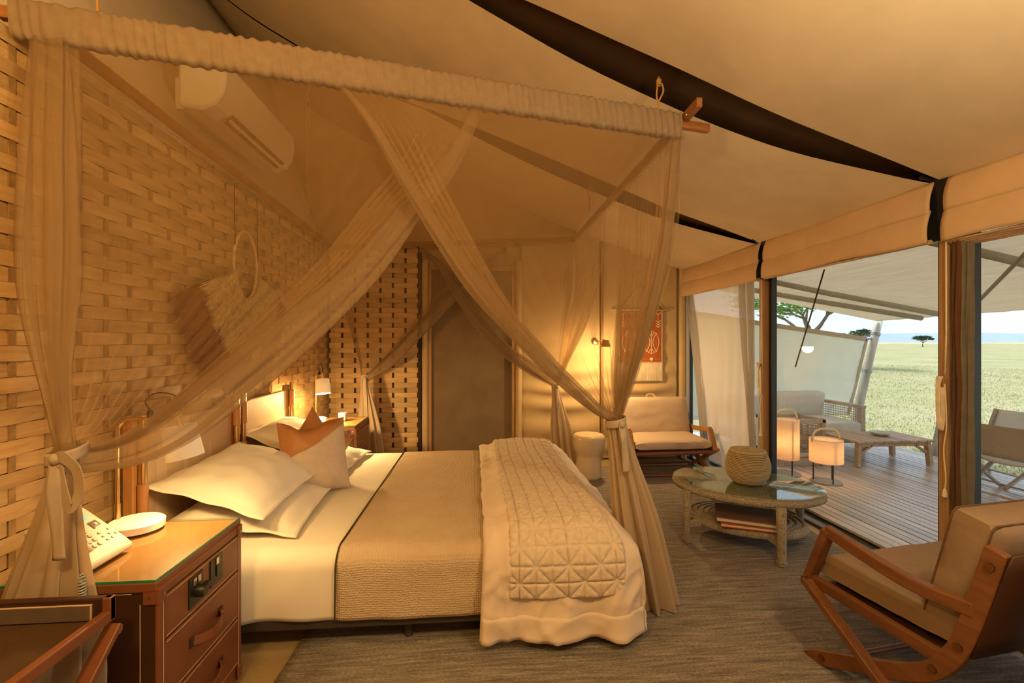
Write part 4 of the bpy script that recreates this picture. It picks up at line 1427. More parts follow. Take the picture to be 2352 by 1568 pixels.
def soft_box(a, b, th, seed, puff=0.015, n=18, r=0.03):
    """box cushion: half sizes a,b and thickness th, centred; slightly domed"""
    g = MB()
    prof = [(-th / 2, 0.0), (-th / 2 + r * 0.3, 1 - 0.0), (0, 1), (th / 2 - r * 0.3, 1), (th / 2, 0)]
    def surf(sgn):
        def fn(u, v):
            x = (u * 2 - 1); y = (v * 2 - 1)
            d = ((1 - x ** 4) * (1 - y ** 4))
            ex = max(0, abs(x) - (1 - r / a)) / (r / a); ey = max(0, abs(y) - (1 - r / b)) / (r / b)
            drop = r * 0.55 * (ex ** 2 + ey ** 2)
            z = sgn * (th / 2 - min(drop, r) + puff * d + 0.006 * nz(x * 3 + seed, y * 3, sgn))
            return V(x * a, y * b, z)
        return fn
    top = MB().grid(surf(1), n, n); bot = MB().grid(surf(-1), n, n)
    nt_ = len(top.v)
    g.v = top.v + bot.v
    g.f = top.f + [tuple(reversed([i + nt_ for i in f])) for f in bot.f]
    c = n + 1
    ring = list(range(c)) + [j * c + n for j in range(1, c)] + [(c - 1) * c + i for i in range(n - 1, -1, -1)] + [j * c for j in range(c - 2, 0, -1)]
    for q in range(len(ring)):
        p0, p1 = ring[q], ring[(q + 1) % len(ring)]
        g.f.append((p1, p0, nt_ + p0, nt_ + p1))
    return g

def lounge_chair(label, loc, rotz, width, fabric, zs=1.0, group='wood and leather lounge chairs', back_h=0.47, loop=False, wm='oiled_wood', crest=0.30):
    """local: +Y is forward (front of the seat), origin on the floor under the front of the left frame's middle;
    side profile given as (s backwards, z)"""
    t = thing('lounge_chair', label, 'armchair', loc, rotz, group)
    def P(x, s, z): return V(x, -s, z * zs)
    B = [(-0.03, 0.012), (0.10, 0.072), (0.243, 0.146), (0.34, 0.197), (0.43, 0.250), (0.50, 0.310), (0.55, 0.385), (0.585, 0.465), (0.624, 0.602), (0.672, 0.80)]
    for sx in (-1, 1):
        x = sx * width / 2
        # curved piece: front foot sweeping up into the back post
        pts = catmull([P(x, s, z) for s, z in B], 5)
        MB().strip(pts, 0.030, 0.062, (1, 0, 0)).build('back_post', wm, t, bevel=0.004) if False else None
        g = MB()
        n = len(pts)
        outl_l, outl_r = [], []
        for i, p in enumerate(pts):
            tt = (pts[min(i + 1, n - 1)] - pts[max(i - 1, 0)]).normalized()
            nn = V(0, -tt.z, tt.y)
            wd = 0.030 if i > 2 else 0.012 + 0.006 * i
            outl_l.append(p + nn * wd); outl_r.append(p - nn * wd)
        base = 0
        for i in range(n):
            for q, dx in ((outl_l[i], -0.016), (outl_r[i], -0.016), (outl_r[i], 0.016), (outl_l[i], 0.016)):
                g.v.append(q + V(dx, 0, 0))
        for i in range(n - 1):
            for k in range(4):
                a = i * 4 + k; b = i * 4 + (k + 1) % 4
                g.f.append((a, b, b + 4, a + 4))
        g.f.append((3, 2, 1, 0)); e = (n - 1) * 4; g.f.append((e, e + 1, e + 2, e + 3))
        bp_ = g.build('back_post', wm, t, bevel=0.004, auto=35)
        # diagonal rear leg
        MB().bar(P(x + sx * 0.032, -0.005, 0.375), P(x + sx * 0.032, 0.565, 0.004 / zs), 0.028, 0.050, (1, 0, 0.001)).build('leg', wm, t, bevel=0.003)
        # seat rail, arm post, arm rest
        MB().bar(P(x, 0.0, 0.372), P(x, 0.535, 0.362), 0.030, 0.045, (0, 0, 1)).build('seat_rail', wm, t, bevel=0.003)
        MB().bar(P(x, -0.015, 0.365), P(x, 0.085, 0.625), 0.034, 0.052, (1, 0, 0)).build('arm_post', wm, t, bevel=0.004)
        ap = catmull([P(x, 0.075, 0.622), P(x, 0.20, 0.600), P(x, 0.33, 0.578), P(x, 0.46, 0.568), P(x, 0.615, 0.580)], 5)
        MB().strip(ap, 0.036, 0.048, (0, 0, 1)).build('armrest', wm, t, bevel=0.005, auto=40)
        for (s, z) in ((0.0, 0.375), (0.26, 0.195), (0.34, 0.142), (0.065, 0.058), (0.50, 0.315), (0.575, 0.44), (0.66, 0.745)):
            MB().tube([P(x + sx * 0.014, s, z), P(x + sx * (0.050 if s in (0.0, 0.26, 0.34) else 0.0215), s, z)], 0.0135, 14).build('bolt', 'bronze', t, auto=30)
    # cross bars
    for (s, z, r) in ((0.065, 0.045, 0.013), (0.50, 0.06, 0.013), (0.0, 0.345, 0.019)):
        MB().tube([P(-width / 2 + .01, s, z), P(width / 2 - .01, s, z)], r, 12).build('cross_bar', 'leather_brown', t, auto=40)
    # leather sling under seat and behind back
    sl = MB().grid(lambda u, v: P((u - 0.5) * (width - 0.04), 0.0 + 0.53 * v, 0.372 - 0.012 * math.sin(PI * v)), 4, 8)
    sl.build('seat_sling', 'leather_dark', t, smooth=True, solid=0.006)
    sl = MB().grid(lambda u, v: P((u - 0.5) * (width + 0.02), 0.575 + 0.105 * v + 0.032, 0.42 + 0.38 * v), 4, 6)
    sl.build('back_sling', 'leather_dark', t, smooth=True, solid=0.008)
    # seat cushion
    sc_ = soft_box((width - 0.07) / 2, 0.275, 0.095, 3, 0.010).xform(Matrix.Translation(P(0, 0.265, 0.375 + 0.06 / zs)) @ Matrix.Rotation(R_(-1), 4, 'X')).build('seat_cushion', fabric, t, auto=60)
    # back cushion leaning on the sling
    bc = soft_box((width - 0.09) / 2, back_h / 2, 0.15, 9, 0.022).xform(Matrix.Translation(P(0, 0.530, 0.455 + back_h * 0.5 / zs * 0.93)) @ Matrix.Rotation(R_(90 + 13), 4, 'X')).build('back_cushion', fabric, t, auto=60)
    # piping along the side of the back cushion
    m4 = Matrix.Translation(P(0, 0.530, 0.455 + back_h * 0.5 / zs * 0.93)) @ Matrix.Rotation(R_(90 + 13), 4, 'X')
    hw, hh = (width - 0.09) / 2 + 0.0005, back_h / 2 + 0.0005
    for zz in (-0.056, 0.056):
        loop_ = [m4 @ V(x_, y_, zz) for (x_, y_) in ((-hw, -hh), (-hw, hh), (hw, hh), (hw, -hh), (-hw, -hh))]
        loop_ = resample(loop_, 80)
        MB().tube(loop_, 0.0035, 6, caps=False).build('piping', 'piping' if fabric == 'cushion_taupe' else fabric, bc, smooth=True)
    if loop:
        lp = catmull([m4 @ V(-0.06, hh, 0), m4 @ V(-0.03, hh + 0.04, 0), m4 @ V(0.03, hh + 0.04, 0), m4 @ V(0.06, hh, 0)], 6)
        MB().strip(lp, 0.02, 0.004, (0, 1, 0)).build('carry_loop', fabric, bc)
    return t
# near chair: left frame's front foot at (1.531,1.952), facing 8 degrees left of +Y
phi = R_(8)
wN = 0.84
c0 = V(1.531, 1.952, 0) + V(math.cos(phi), math.sin(phi), 0) * (wN / 2)
lounge_chair('wooden lounge chair with taupe cushions seen from behind, nearest the window post', c0, phi, wN, 'cushion_taupe', back_h=0.43)
# far chair faces the camera
lounge_chair('wooden lounge chair with pale rose cushions below the wall hanging', V(2.075, 4.60, 0), PI + R_(2), 0.90, 'cushion_rose', 0.82, loop=True, wm='post_oak', back_h=0.44)

# sofa cushion at the frame edge: an armless bench seat with upright cushion
sf = thing('bench_seat', 'armless bench with upright taupe box cushion at the right border', 'bench', (1.86, 0.86, 0), R_(-20))
MB().box((0, 0, 0.20), (0.62, 0.62, 0.05)).build('seat_frame', 'oiled_wood', sf, bevel=0.005)
for sx in (-1, 1):
    for sy in (-1, 1):
        MB().bar((sx * 0.28, sy * 0.28, 0.012), (sx * 0.28, sy * 0.28, 0.18), 0.04, 0.04, (0, 1, 0)).build('leg', 'oiled_wood', sf, bevel=0.004)
soft_box(0.31, 0.31, 0.12, 21).xform(Matrix.Translation((0, 0, 0.287))).build('seat_cushion', 'cushion_taupe', sf, auto=60)
m4 = Matrix.Translation((-0.20, 0.0, 0.60)) @ Matrix.Rotation(R_(90), 4, 'Z') @ Matrix.Rotation(R_(90 + 14), 4, 'X')
bc = soft_box(0.30, 0.245, 0.14, 31, 0.02).xform(m4).build('back_cushion', 'cushion_taupe', sf, auto=60)
for zz in (-0.05, 0.05):
    lp = resample([m4 @ V(x_, y_, zz) for (x_, y_) in ((-.296, -.24), (-.296, .24), (.296, .24), (.296, -.24), (-.296, -.24))], 60)
    MB().tube(lp, 0.0035, 6, caps=False).build('piping', 'piping', bc, smooth=True)

# ================================================================== coffee table
def rope_mat(name, c0, c1, sc):
    m, nt, b = _nt(name)
    N, L = nt.nodes, nt.links
    tc = N.new('ShaderNodeTexCoord')
    v = N.new('ShaderNodeTexVoronoi'); v.inputs['Scale'].default_value = sc; L.new(tc.outputs['Object'], v.inputs['Vector'])
    n = N.new('ShaderNodeTexNoise'); n.inputs['Scale'].default_value = sc * 0.6; n.inputs['Detail'].default_value = 5; L.new(tc.outputs['Object'], n.inputs['Vector'])
    rp = N.new('ShaderNodeValToRGB'); rp.color_ramp.elements[0].position = .3; rp.color_ramp.elements[1].position = .7
    rp.color_ramp.elements[0].color = (*c0, 1); rp.color_ramp.elements[1].color = (*c1, 1)
    L.new(n.outputs['Fac'], rp.inputs[0]); L.new(rp.outputs[0], b.inputs['Base Color'])
    b.inputs['Roughness'].default_value = 0.9
    bp = N.new('ShaderNodeBump'); bp.inputs['Strength'].default_value = 0.9; bp.inputs['Distance'].default_value = 0.006
    L.new(v.outputs['Distance'], bp.inputs['Height']); L.new(bp.outputs[0], b.inputs['Normal'])
    MATS[name] = m
rope_mat('seagrass', (0.20, 0.15, 0.095), (0.58, 0.48, 0.35), 240)
TC = V(1.955, 3.155, 0)
TA = R_(-30)
ct = thing('coffee_table', 'oval woven rope coffee table with glass top and lower shelf', 'coffee table', TC, TA)
AX, AY = 0.50, 0.37
def ell(g, a, b, z0, z1, rr_=0.02, seg=64):
    g.lathe([(0.001, z0), (1 - 0.04, z0), (1 - 0.01, z0 + rr_ * 0.4), (1.0, (z0 + z1) / 2), (1 - 0.01, z1 - rr_ * 0.4), (1 - 0.04, z1), (0.001, z1)], seg, (0, 0, 0), a, b, cap=False)
    return g
tp = ell(MB(), AX, AY, 0.375, 0.425).build('table_top', 'seagrass', ct, auto=50)
# coils of rope visible through the glass: concentric ridges
cg = MB()
for k in range(13):
    f = 0.95 - k * 0.074
    if f <= 0.03: break
    cg.tube([(AX * f * math.cos(2 * PI * q / 56), AY * f * math.sin(2 * PI * q / 56), 0.426) for q in range(57)], 0.0135, 6, caps=False, flat=0.4)
cg.build('rope_coil', 'seagrass', tp, smooth=True)
MB().lathe([(0.001, 0.432), (0.992, 0.432), (1.0, 0.435), (0.992, 0.438), (0.001, 0.438)], 72, (0, 0, 0), AX - 0.008, AY - 0.008, cap=False).build('glass_top', 'table_glass', ct, auto=40)
sh = ell(MB(), 0.40, 0.29, 0.135, 0.185).build('shelf', 'seagrass', ct, auto=50)
cg = MB()
for k in range(9):
    f = 0.93 - k * 0.105
    if f <= 0.03: break
    cg.tube([(0.40 * f * math.cos(2 * PI * q / 48), 0.29 * f * math.sin(2 * PI * q / 48), 0.186) for q in range(49)], 0.015, 6, caps=False, flat=0.5)
cg.build('rope_coil', 'seagrass', sh, smooth=True)
RI = Matrix.Rotation(-TA, 3, 'Z')
for (x, y) in ((1.951, 2.719 + 0.03), (1.507, 3.135), (2.37, 3.145), (1.93, 3.52)):
    q = RI @ (V(x, y, 0) - TC)
    q2 = V(q.x * 0.86, q.y * 0.86, 0)
    lg = MB().tube([V(q.x, q.y, 0.013), V(q.x, q.y, 0.05), V(q.x, q.y, 0.20), V(q.x * 0.985, q.y * 0.985, 0.39)], [0.029, 0.027, 0.028, 0.031], 18).build('leg', 'seagrass', ct, smooth=True)
    hx = []
    for i in range(36):
        a = i * 2 * PI / 12
        hx.append(V(q.x + 0.030 * math.cos(a), q.y + 0.030 * math.sin(a), 0.02 + 0.011 * i / 12))
    MB().tube(hx, 0.005, 6).build('rope_wrap', 'seagrass', lg, smooth=True)
    MB().bar(V(q.x, q.y, 0.15), V(q.x * 0.62, q.y * 0.62, 0.152), 0.03, 0.045).build('shelf_bracket', 'seagrass', ct, bevel=0.004)

# basket
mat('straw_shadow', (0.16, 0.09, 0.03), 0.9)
rope_mat('basket_straw', (0.50, 0.35, 0.17), (0.80, 0.62, 0.37), 350)
bk = thing('basket', 'round lidded coiled straw basket on the glass table', 'basket', (1.955, 3.12, 0.4385))
bk.scale = (0.92, 0.92, 0.95)
prof_b = [(0.085, 0.0), (0.115, 0.02), (0.142, 0.055), (0.157, 0.10), (0.158, 0.145), (0.148, 0.19), (0.128, 0.235)]
g = MB()
def br(z):
    for (r0, z0), (r1, z1) in zip(prof_b, prof_b[1:]):
        if z <= z1: return r0 + (r1 - r0) * (z - z0) / (z1 - z0)
    return prof_b[-1][0]
nco = 22
for k in range(nco):
    z = 0.006 + 0.232 * k / (nco - 1)
    r = br(z)
    seg = 88
    g.tube([((r + 0.0016 * math.sin(q * 2 * PI * 44 / 88 + PI * (k % 2))) * math.cos(2 * PI * q / seg), (r + 0.0016 * math.cos(PI * q + PI * (k % 2))) * math.sin(2 * PI * q / seg), z) for q in range(seg + 1)], 0.0050, 6, caps=False)
bb = g.build('body', 'basket_straw', bk, smooth=True)
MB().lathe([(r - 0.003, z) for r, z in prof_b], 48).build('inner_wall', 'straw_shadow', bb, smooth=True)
g = MB()
for k in range(11):
    r = 0.006 + 0.0117 * k
    g.tube([(r * math.cos(2 * PI * q / 48), r * math.sin(2 * PI * q / 48), 0.250 - 0.006 * (k / 10) ** 2) for q in range(49)], 0.0066, 6, caps=False)
for k in range(40):
    a = 2 * PI * k / 40
    g.tube([(0.012 * math.cos(a), 0.012 * math.sin(a), 0.2565), (0.11 * math.cos(a + 0.25), 0.11 * math.sin(a + 0.25), 0.252)], 0.002, 5)
g.build('lid', 'basket_straw', bk, smooth=True)

# books
mat('book_brown', (0.16, 0.075, 0.045), 0.6, var=0.1)
mat('book_dark', (0.035, 0.022, 0.02), 0.6, var=0.1)
mat('book_red', (0.42, 0.08, 0.03), 0.6, var=0.1)
mat('book_page', (0.62, 0.50, 0.38), 0.8, var=0.15, scale=4, stretch=(1, 1, 120))
def book(label, loc, rz, l, w, th, cover):
    b = thing('book', label, 'book', loc, rz, 'books on the table shelf')
    MB().box((0, 0.002, th / 2), (l - 0.008, w - 0.010, th - 0.008)).build('pages', 'book_page', b)
    g = MB(); g.box((0, 0, 0.0022), (l, w, 0.0044)); g.box((0, 0, th - 0.0022), (l, w, 0.0044)); g.box((0, w / 2 - 0.002, th / 2), (l, 0.0044, th))
    g.build('cover', cover, b, bevel=0.001)
    return b
book('thin red-edged book at the bottom of the shelf stack', (1.90, 3.00, 0.1955), R_(-24), 0.40, 0.27, 0.026, 'book_red')
book('large brown leather photo book on top of the shelf stack', (1.90, 3.02, 0.2225), R_(-27), 0.42, 0.30, 0.032, 'book_brown')

# ceramic stool
mat('ceramic', (0.62, 0.46, 0.29), 0.28, var=0.05, scale=6, stretch=(1, 1, 6), spec=0.5)
st = thing('ceramic_stool', 'glazed beige ceramic drum stool beside the tied net', 'stool', (1.20, 4.72, 0.0))
st.location.z = 0.016
MB().lathe([(0.10, 0), (0.128, 0.004), (0.134, 0.03), (0.132, 0.16), (0.122, 0.225), (0.128, 0.255), (0.158, 0.30), (0.168, 0.36), (0.168, 0.42), (0.162, 0.445), (0.150, 0.452)], 48).build('body', 'ceramic', st, smooth=True)
MB().lathe([(0.150, 0.450), (0.150, 0.456), (0.001, 0.457)], 48, cap=False).build('seat', 'ceramic', st, auto=30)

# ================================================================== wall hanging
mat('hanging_rust', (0.36, 0.095, 0.022), 0.9, var=0.12, scale=9, bump=0.3, bscale=300)
mat('hanging_cream', (0.72, 0.60, 0.44), 0.9, var=0.08)
wh = thing('wall_hanging', 'rust woven wall hanging with pale leaf motifs and cream fringe', 'wall hanging', (2.03, 5.43, 1.5))
cx, yq = 2.03, 5.435
x0, x1 = 1.755, 2.305
MB().box((cx, yq, 1.508), (x1 - x0, 0.006, 0.64)).build('cloth', 'hanging_rust', wh, world=True)
MB().tube([(x0 - 0.09, yq, 1.835), (x1 + 0.09, yq, 1.835)], 0.010, 10).build('dowel', 'hanging_cream', wh, smooth=True, world=True)
MB().tube([(x0 + 0.0, yq, 1.84), (cx, yq + 0.02, 2.17), (x1 - 0.0, yq, 1.84)], 0.004, 6).build('cord', 'dark_cord', wh, world=True)
g = MB()
yl = yq - 0.006
def ln(a, b, w=0.006):
    g.bar((a[0], yl, a[1]), (b[0], yl, b[1]), 0.003, w, (0, 0, 1) if abs(a[0] - b[0]) > abs(a[1] - b[1]) else (1, 0, 0))
for k in range(5):
    xx = x0 + 0.055 + k * 0.11
    ln((xx, 1.62), (xx, 1.80))
    for (zb, up) in ((1.775, .035), (1.68, .03), (1.65, .03), (1.62, .03)):
        ln((xx, zb), (xx - 0.032, zb + up)); ln((xx, zb), (xx + 0.032, zb + up))
for ox in (-0.135, 0.135):
    ec = (cx + ox, 1.44)
    P0 = [(ec[0] + 0.095 * math.cos(2 * PI * k / 28), ec[1] + 0.135 * math.sin(2 * PI * k / 28)) for k in range(29)]
    for a, b in zip(P0, P0[1:]): ln(a, b)
    ln((ec[0], ec[1] - 0.135), (ec[0], ec[1] + 0.135))
    for sx in (-1, 1):
        Q = [(ec[0] + sx * (0.020 + 0.05 * (2 * abs(k / 12 - 0.5)) ** 2), ec[1] - 0.115 + 0.23 * k / 12) for k in range(13)]
        for a, b in zip(Q, Q[1:]): ln(a, b)
        ln((ec[0], ec[1] + 0.075), (ec[0] + sx * 0.035, ec[1] + 0.118)); ln((ec[0], ec[1] - 0.075), (ec[0] + sx * 0.035, ec[1] - 0.118))
    g.tube([(cx + ox, yl + 0.002, 1.235), (cx + ox, yl - 0.002, 1.235)], 0.020, 20)
for k in range(26):
    if k % 2 == 0: ln((x0 + 0.02 + k * 0.02, 1.235), (x0 + 0.032 + k * 0.02, 1.235), 0.004)
for k in range(3):
    ln((cx - 0.03 + k * 0.022, 1.20), (cx - 0.06 + k * 0.022, 1.28)); 
ln((x1 - 0.006, 1.19), (x1 - 0.006, 1.825), 0.008); ln((x0 + 0.006, 1.19), (x0 + 0.006, 1.825), 0.008)
g.build('printed_motif', 'hanging_cream', wh, world=True)
g = MB()
for k in range(150):
    xx = x0 + (x1 - x0) * (k + 0.5) / 150
    g.tube([(xx, yq - 0.002 * (k % 2), 1.20), (xx + random.uniform(-.003, .003), yq - 0.003 * (k % 3), 0.965 + random.uniform(-.006, .006))], 0.0022, 4)
o = g.build('fringe', 'hanging_cream', wh, world=True); o['kind'] = 'stuff'

# small wall reading lamp glowing behind the net
rl = thing('wall_lamp', 'small brass reading lamp glowing behind the tied net', 'lamp', (1.46, 5.40, 1.44))
MB().lathe([(0.035, 0), (0.035, 0.012), (0.02, 0.018)], 18).xform(Matrix.Rotation(PI / 2, 4, 'X')).build('wall_plate', 'brass', rl, auto=40)
MB().tube([(0, -0.01, 0), (0, -0.30, 0.03), (0, -0.38, 0.025), (0, -0.40, 0.0)], 0.007, 10).build('arm', 'brass', rl, smooth=True)
MB().lathe([(0.02, 0.05), (0.035, 0.045), (0.06, -0.03), (0.057, -0.03), (0.03, 0.042)], 24, (0, -0.41, -0.02), cap=False).build('lamp_shade', 'brass', rl, auto=40)
MB().lathe([(0.004, 0.02), (0.016, 0.01), (0.018, -0.008), (0.004, -0.02)], 14, (0, -0.41, -0.025)).build('light_bulb', 'bulb', rl, smooth=True)
light('reading_lamp_light', 'POINT', (1.46, 4.99, 1.37), 40, (1.0, 0.64, 0.25), 0.05)

# ================================================================== roman blinds
def blind(y0, y1, label, seed, drop=2.005, stack=False):
    b = thing('roman_blind', label, 'blind', (2.58, (y0 + y1) / 2, 2.0), 0, 'roman blinds along the window wall')
    # two tiers of cloth falling from the eave, each bellying slightly inward
    tiers = [(2.345, 2.165, 2.575, 2.545), (2.185, drop, 2.555, 2.530)]
    for i, (za, zb, xa, xb) in enumerate(tiers):
        def fn(u, v, za=za, zb=zb, xa=xa, xb=xb, i=i):
            y = y0 + (y1 - y0) * u
            z = za + (zb - za) * v + 0.012 * nz(y * 2.2, i, seed) * v
            x = xa + (xb - xa) * v - 0.014 * math.sin(PI * v) + 0.006 * nz(y * 4, z * 5, seed)
            return (x, y, z)
        MB().grid(fn, 50, 8).build('blind_fold', 'blind_cloth', b, smooth=True, solid=0.008, world=True)
    n = 5 if stack else 3
    for k in range(n):
        def fn2(u, v, k=k):
            y = y0 + 0.01 + (y1 - y0 - 0.02) * u
            a = PI * v
            return (2.545 + 0.012 * k + 0.008 * nz(y * 3, k, seed), y, drop + 0.03 - 0.012 * (n - k) * (1 if stack else 0.6) - 0.018 * math.sin(a) + 0.0 * k)
        MB().grid(lambda u, v, k=k: (2.545 + 0.016 * k + 0.03 * v, y0 + 0.006 + (y1 - y0 - 0.012) * u, drop + (0.004 if not stack else 0.004 - 0.006 * k) + 0.012 * k * (0 if stack else 1) + 0.02 * (1 - (2 * v - 1) ** 2) * -0.4 + 0.003 * nz(u * 12, k)), 30, 5).build('stacked_pleat', 'blind_cloth', b, smooth=True, solid=0.006, world=True)
    return b
blind(3.90, 5.43, 'tan roman blind pulled up over the gauze-draped window', 1)
blind(2.355, 3.83, 'tan roman blind pulled up over the wide deck window', 2)
blind(0.72, 2.275, 'tan roman blind pulled up above the tied dark curtain', 3, 1.995, True)

# ================================================================== drapes at the windows
mat('drape_brown', (0.085, 0.05, 0.028), 0.95, var=0.1, scale=20)
mat('drape_rust', (0.11, 0.045, 0.02), 0.95, var=0.1, scale=20)
mat('drape_grey', (0.15, 0.125, 0.095), 0.95, var=0.1, scale=20)
cu = thing('tied_curtain', 'gathered dark brown curtain layers hanging beside the near window post', 'curtain', (2.60, 2.27, 0))
def fall(y0, y1, x0_, m_, folds, amp, z1=2.05, seed=0, z0=0.02):
    g = MB()
    g.grid(lambda u, v: (x0_ + amp * math.sin(u * PI * folds + seed) + 0.006 * nz(u * 3, v * 8, seed), y0 + (y1 - y0) * u + 0.010 * nz(v * 6, u * 2, seed), z0 + (z1 - z0) * v), 24, 40)
    return g.build('curtain_layer', m_, cu, smooth=True, solid=0.006, world=True)
fall(2.278, 2.225, 2.585, 'drape_brown', 2, 0.018, seed=1)
fall(2.232, 2.208, 2.575, 'drape_rust', 2, 0.014, seed=2)
fall(2.215, 2.190, 2.585, 'drape_grey', 2, 0.012, seed=3)
fall(2.198, 2.175, 2.600, 'drape_grey', 1, 0.010, seed=4)
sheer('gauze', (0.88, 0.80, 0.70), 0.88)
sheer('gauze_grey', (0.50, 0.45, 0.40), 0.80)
gz = thing('gauze_drape', 'pale gauze drape with darker gathered edges in the corner window', 'curtain', (2.60, 4.75, 0))
def lerp(a, b, f): return a + (b - a) * f
# main pale sheet narrowing to the bottom
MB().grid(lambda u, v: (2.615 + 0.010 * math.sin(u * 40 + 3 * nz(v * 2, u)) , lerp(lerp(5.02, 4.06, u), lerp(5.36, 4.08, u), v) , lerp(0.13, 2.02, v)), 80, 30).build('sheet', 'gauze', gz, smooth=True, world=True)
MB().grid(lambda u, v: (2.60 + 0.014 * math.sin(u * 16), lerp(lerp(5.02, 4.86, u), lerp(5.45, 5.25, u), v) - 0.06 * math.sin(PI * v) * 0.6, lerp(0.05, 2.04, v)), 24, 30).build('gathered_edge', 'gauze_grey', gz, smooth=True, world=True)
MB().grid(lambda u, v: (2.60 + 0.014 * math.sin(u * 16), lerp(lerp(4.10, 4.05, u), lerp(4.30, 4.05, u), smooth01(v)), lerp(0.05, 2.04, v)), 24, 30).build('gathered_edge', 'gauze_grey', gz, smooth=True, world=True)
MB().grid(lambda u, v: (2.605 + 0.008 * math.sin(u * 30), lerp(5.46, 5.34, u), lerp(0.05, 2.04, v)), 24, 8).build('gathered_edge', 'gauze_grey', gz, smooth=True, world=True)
# blind cords
mat('cord_white', (0.72, 0.62, 0.50), 0.8)
def blind_cord(y, label, x=2.555, ztop=2.0):
    c = thing('blind_cord', label, 'cord', (x, y, 0.7), 0, 'blind pull cords')
    MB().tube([(x, y, ztop), (x + 0.004, y + 0.002, 1.5), (x, y + 0.004, 1.27)], 0.0045, 8).build('line', 'cord_white', c, smooth=True, world=True)
    g = MB()
    for k in range(5):
        yy = y + 0.018 + 0.004 * k
        g.tube(catmull([(x - .004 * k, yy, 1.26), (x - .006, yy + 0.012, 1.20), (x - .004, yy + 0.012, 1.04), (x, yy, 0.965), (x + .003, yy - 0.008, 1.05), (x, yy - 0.006, 1.2)], 5), 0.0045, 6)
    g.build('looped_cord', 'cord_white', c, smooth=True, world=True)
    MB().tube(catmull([(x, y + 0.006, 1.22), (x - .004, y - 0.006, 1.0), (x, y + 0.012, 0.86), (x - .004, y - 0.002, 0.72), (x, y + 0.006, 0.64)], 6), 0.0035, 6).build('tail', 'cord_white', c, smooth=True, world=True)
    MB().lathe([(0.004, 0.05), (0.008, 0.04), (0.014, 0.008), (0.010, 0), (0.002, -0.001)], 14, (x, y + 0.006, 0.60)).build('tassel', 'cord_white', c, smooth=True, world=True)
    MB().bar((x + 0.012, y + 0.02, 1.25), (x + 0.012, y + 0.02, 0.98), 0.012, 0.02, (1, 0, 0)).build('cleat', 'post_wood', c, bevel=0.003, world=True)
blind_cord(2.272, 'cream cord looped on the cleat of the near window post')
blind_cord(3.875, 'cream cord looped on the cleat of the far window post')
# ================================================================== outside
mat('awning', (0.74, 0.64, 0.51), 0.85, var=0.06, scale=2, bump=0.35, bscale=14, stretch=(9, 1, 1), trans=0.60, bdist=0.01)
mat('awning_tube', (0.46, 0.40, 0.31), 0.85, var=0.08, trans=0.1)
mat('screen_canvas', (0.90, 0.90, 0.82), 0.85, var=0.03, scale=5, bump=0.3, bscale=10, trans=0.5, bdist=0.01)
mat('screen_hem', (0.50, 0.40, 0.30), 0.85, var=0.05)
mat('pole_wood', (0.50, 0.45, 0.38), 0.8, var=0.25, scale=9, bump=0.5, bscale=30, stretch=(1, 1, .2))
mat('steel_band', (0.30, 0.32, 0.33), 0.45, metal=0.6)
def ground_mat():
    m, nt, b = _nt('savanna_grass')
    N, L = nt.nodes, nt.links
    tc = N.new('ShaderNodeTexCoord')
    n1 = N.new('ShaderNodeTexNoise'); n1.inputs['Scale'].default_value = 0.16; n1.inputs['Detail'].default_value = 8; n1.inputs['Roughness'].default_value = 0.7
    n2 = N.new('ShaderNodeTexNoise'); n2.inputs['Scale'].default_value = 3.5; n2.inputs['Detail'].default_value = 6
    n2.inputs['Roughness'].default_value = 0.75
    L.new(tc.outputs['Object'], n1.inputs['Vector']); L.new(tc.outputs['Object'], n2.inputs['Vector'])
    ad = N.new('ShaderNodeMath'); ad.operation = 'ADD'
    L.new(n1.outputs['Fac'], ad.inputs[0]); L.new(n2.outputs['Fac'], ad.inputs[1])
    hf = N.new('ShaderNodeMath'); hf.operation = 'MULTIPLY'; hf.inputs[1].default_value = 0.5
    L.new(ad.outputs[0], hf.inputs[0])
    rp = N.new('ShaderNodeValToRGB')
    e = rp.color_ramp.elements
    e[0].position = 0.34; e[0].color = (0.22, 0.25, 0.09, 1)
    e[1].position = 0.64; e[1].color = (0.53, 0.46, 0.29, 1)
    q = e.new(0.48); q.color = (0.42, 0.38, 0.20, 1)
    L.new(hf.outputs[0], rp.inputs[0]); L.new(rp.outputs[0], b.inputs['Base Color'])
    b.inputs['Roughness'].default_value = 1.0; b.inputs['Specular IOR Level'].default_value = 0.0
    bp = N.new('ShaderNodeBump'); bp.inputs['Strength'].default_value = 0.6; bp.inputs['Distance'].default_value = 0.08
    L.new(n2.outputs['Fac'], bp.inputs['Height']); L.new(bp.outputs[0], b.inputs['Normal'])
    MATS['savanna_grass'] = m
ground_mat()
mat('blade', (0.29, 0.33, 0.12), 0.9, var=0.35, scale=1.5)
mat('blade_dry', (0.54, 0.47, 0.29), 0.9, var=0.25, scale=1.5)
mat('hill_hazy', (0.36, 0.43, 0.49), 1.0, var=0.06, scale=0.02)  # blue-grey base colour stands in for distance haze on the escarpment
mat('hill_far_hazy', (0.52, 0.59, 0.66), 1.0, var=0.04, scale=0.02)  # paler, with more of the distance haze painted in
GZ = -0.34
g = MB().grid(lambda u, v: (-500 + 1800 * u, 900 * (v ** 2.2) * 1.0 - 60 * (1 - v), GZ + 0.0), 30, 60)
struct(g.build('ground', 'savanna_grass', smooth=True), 'dry green and straw coloured savanna plain')
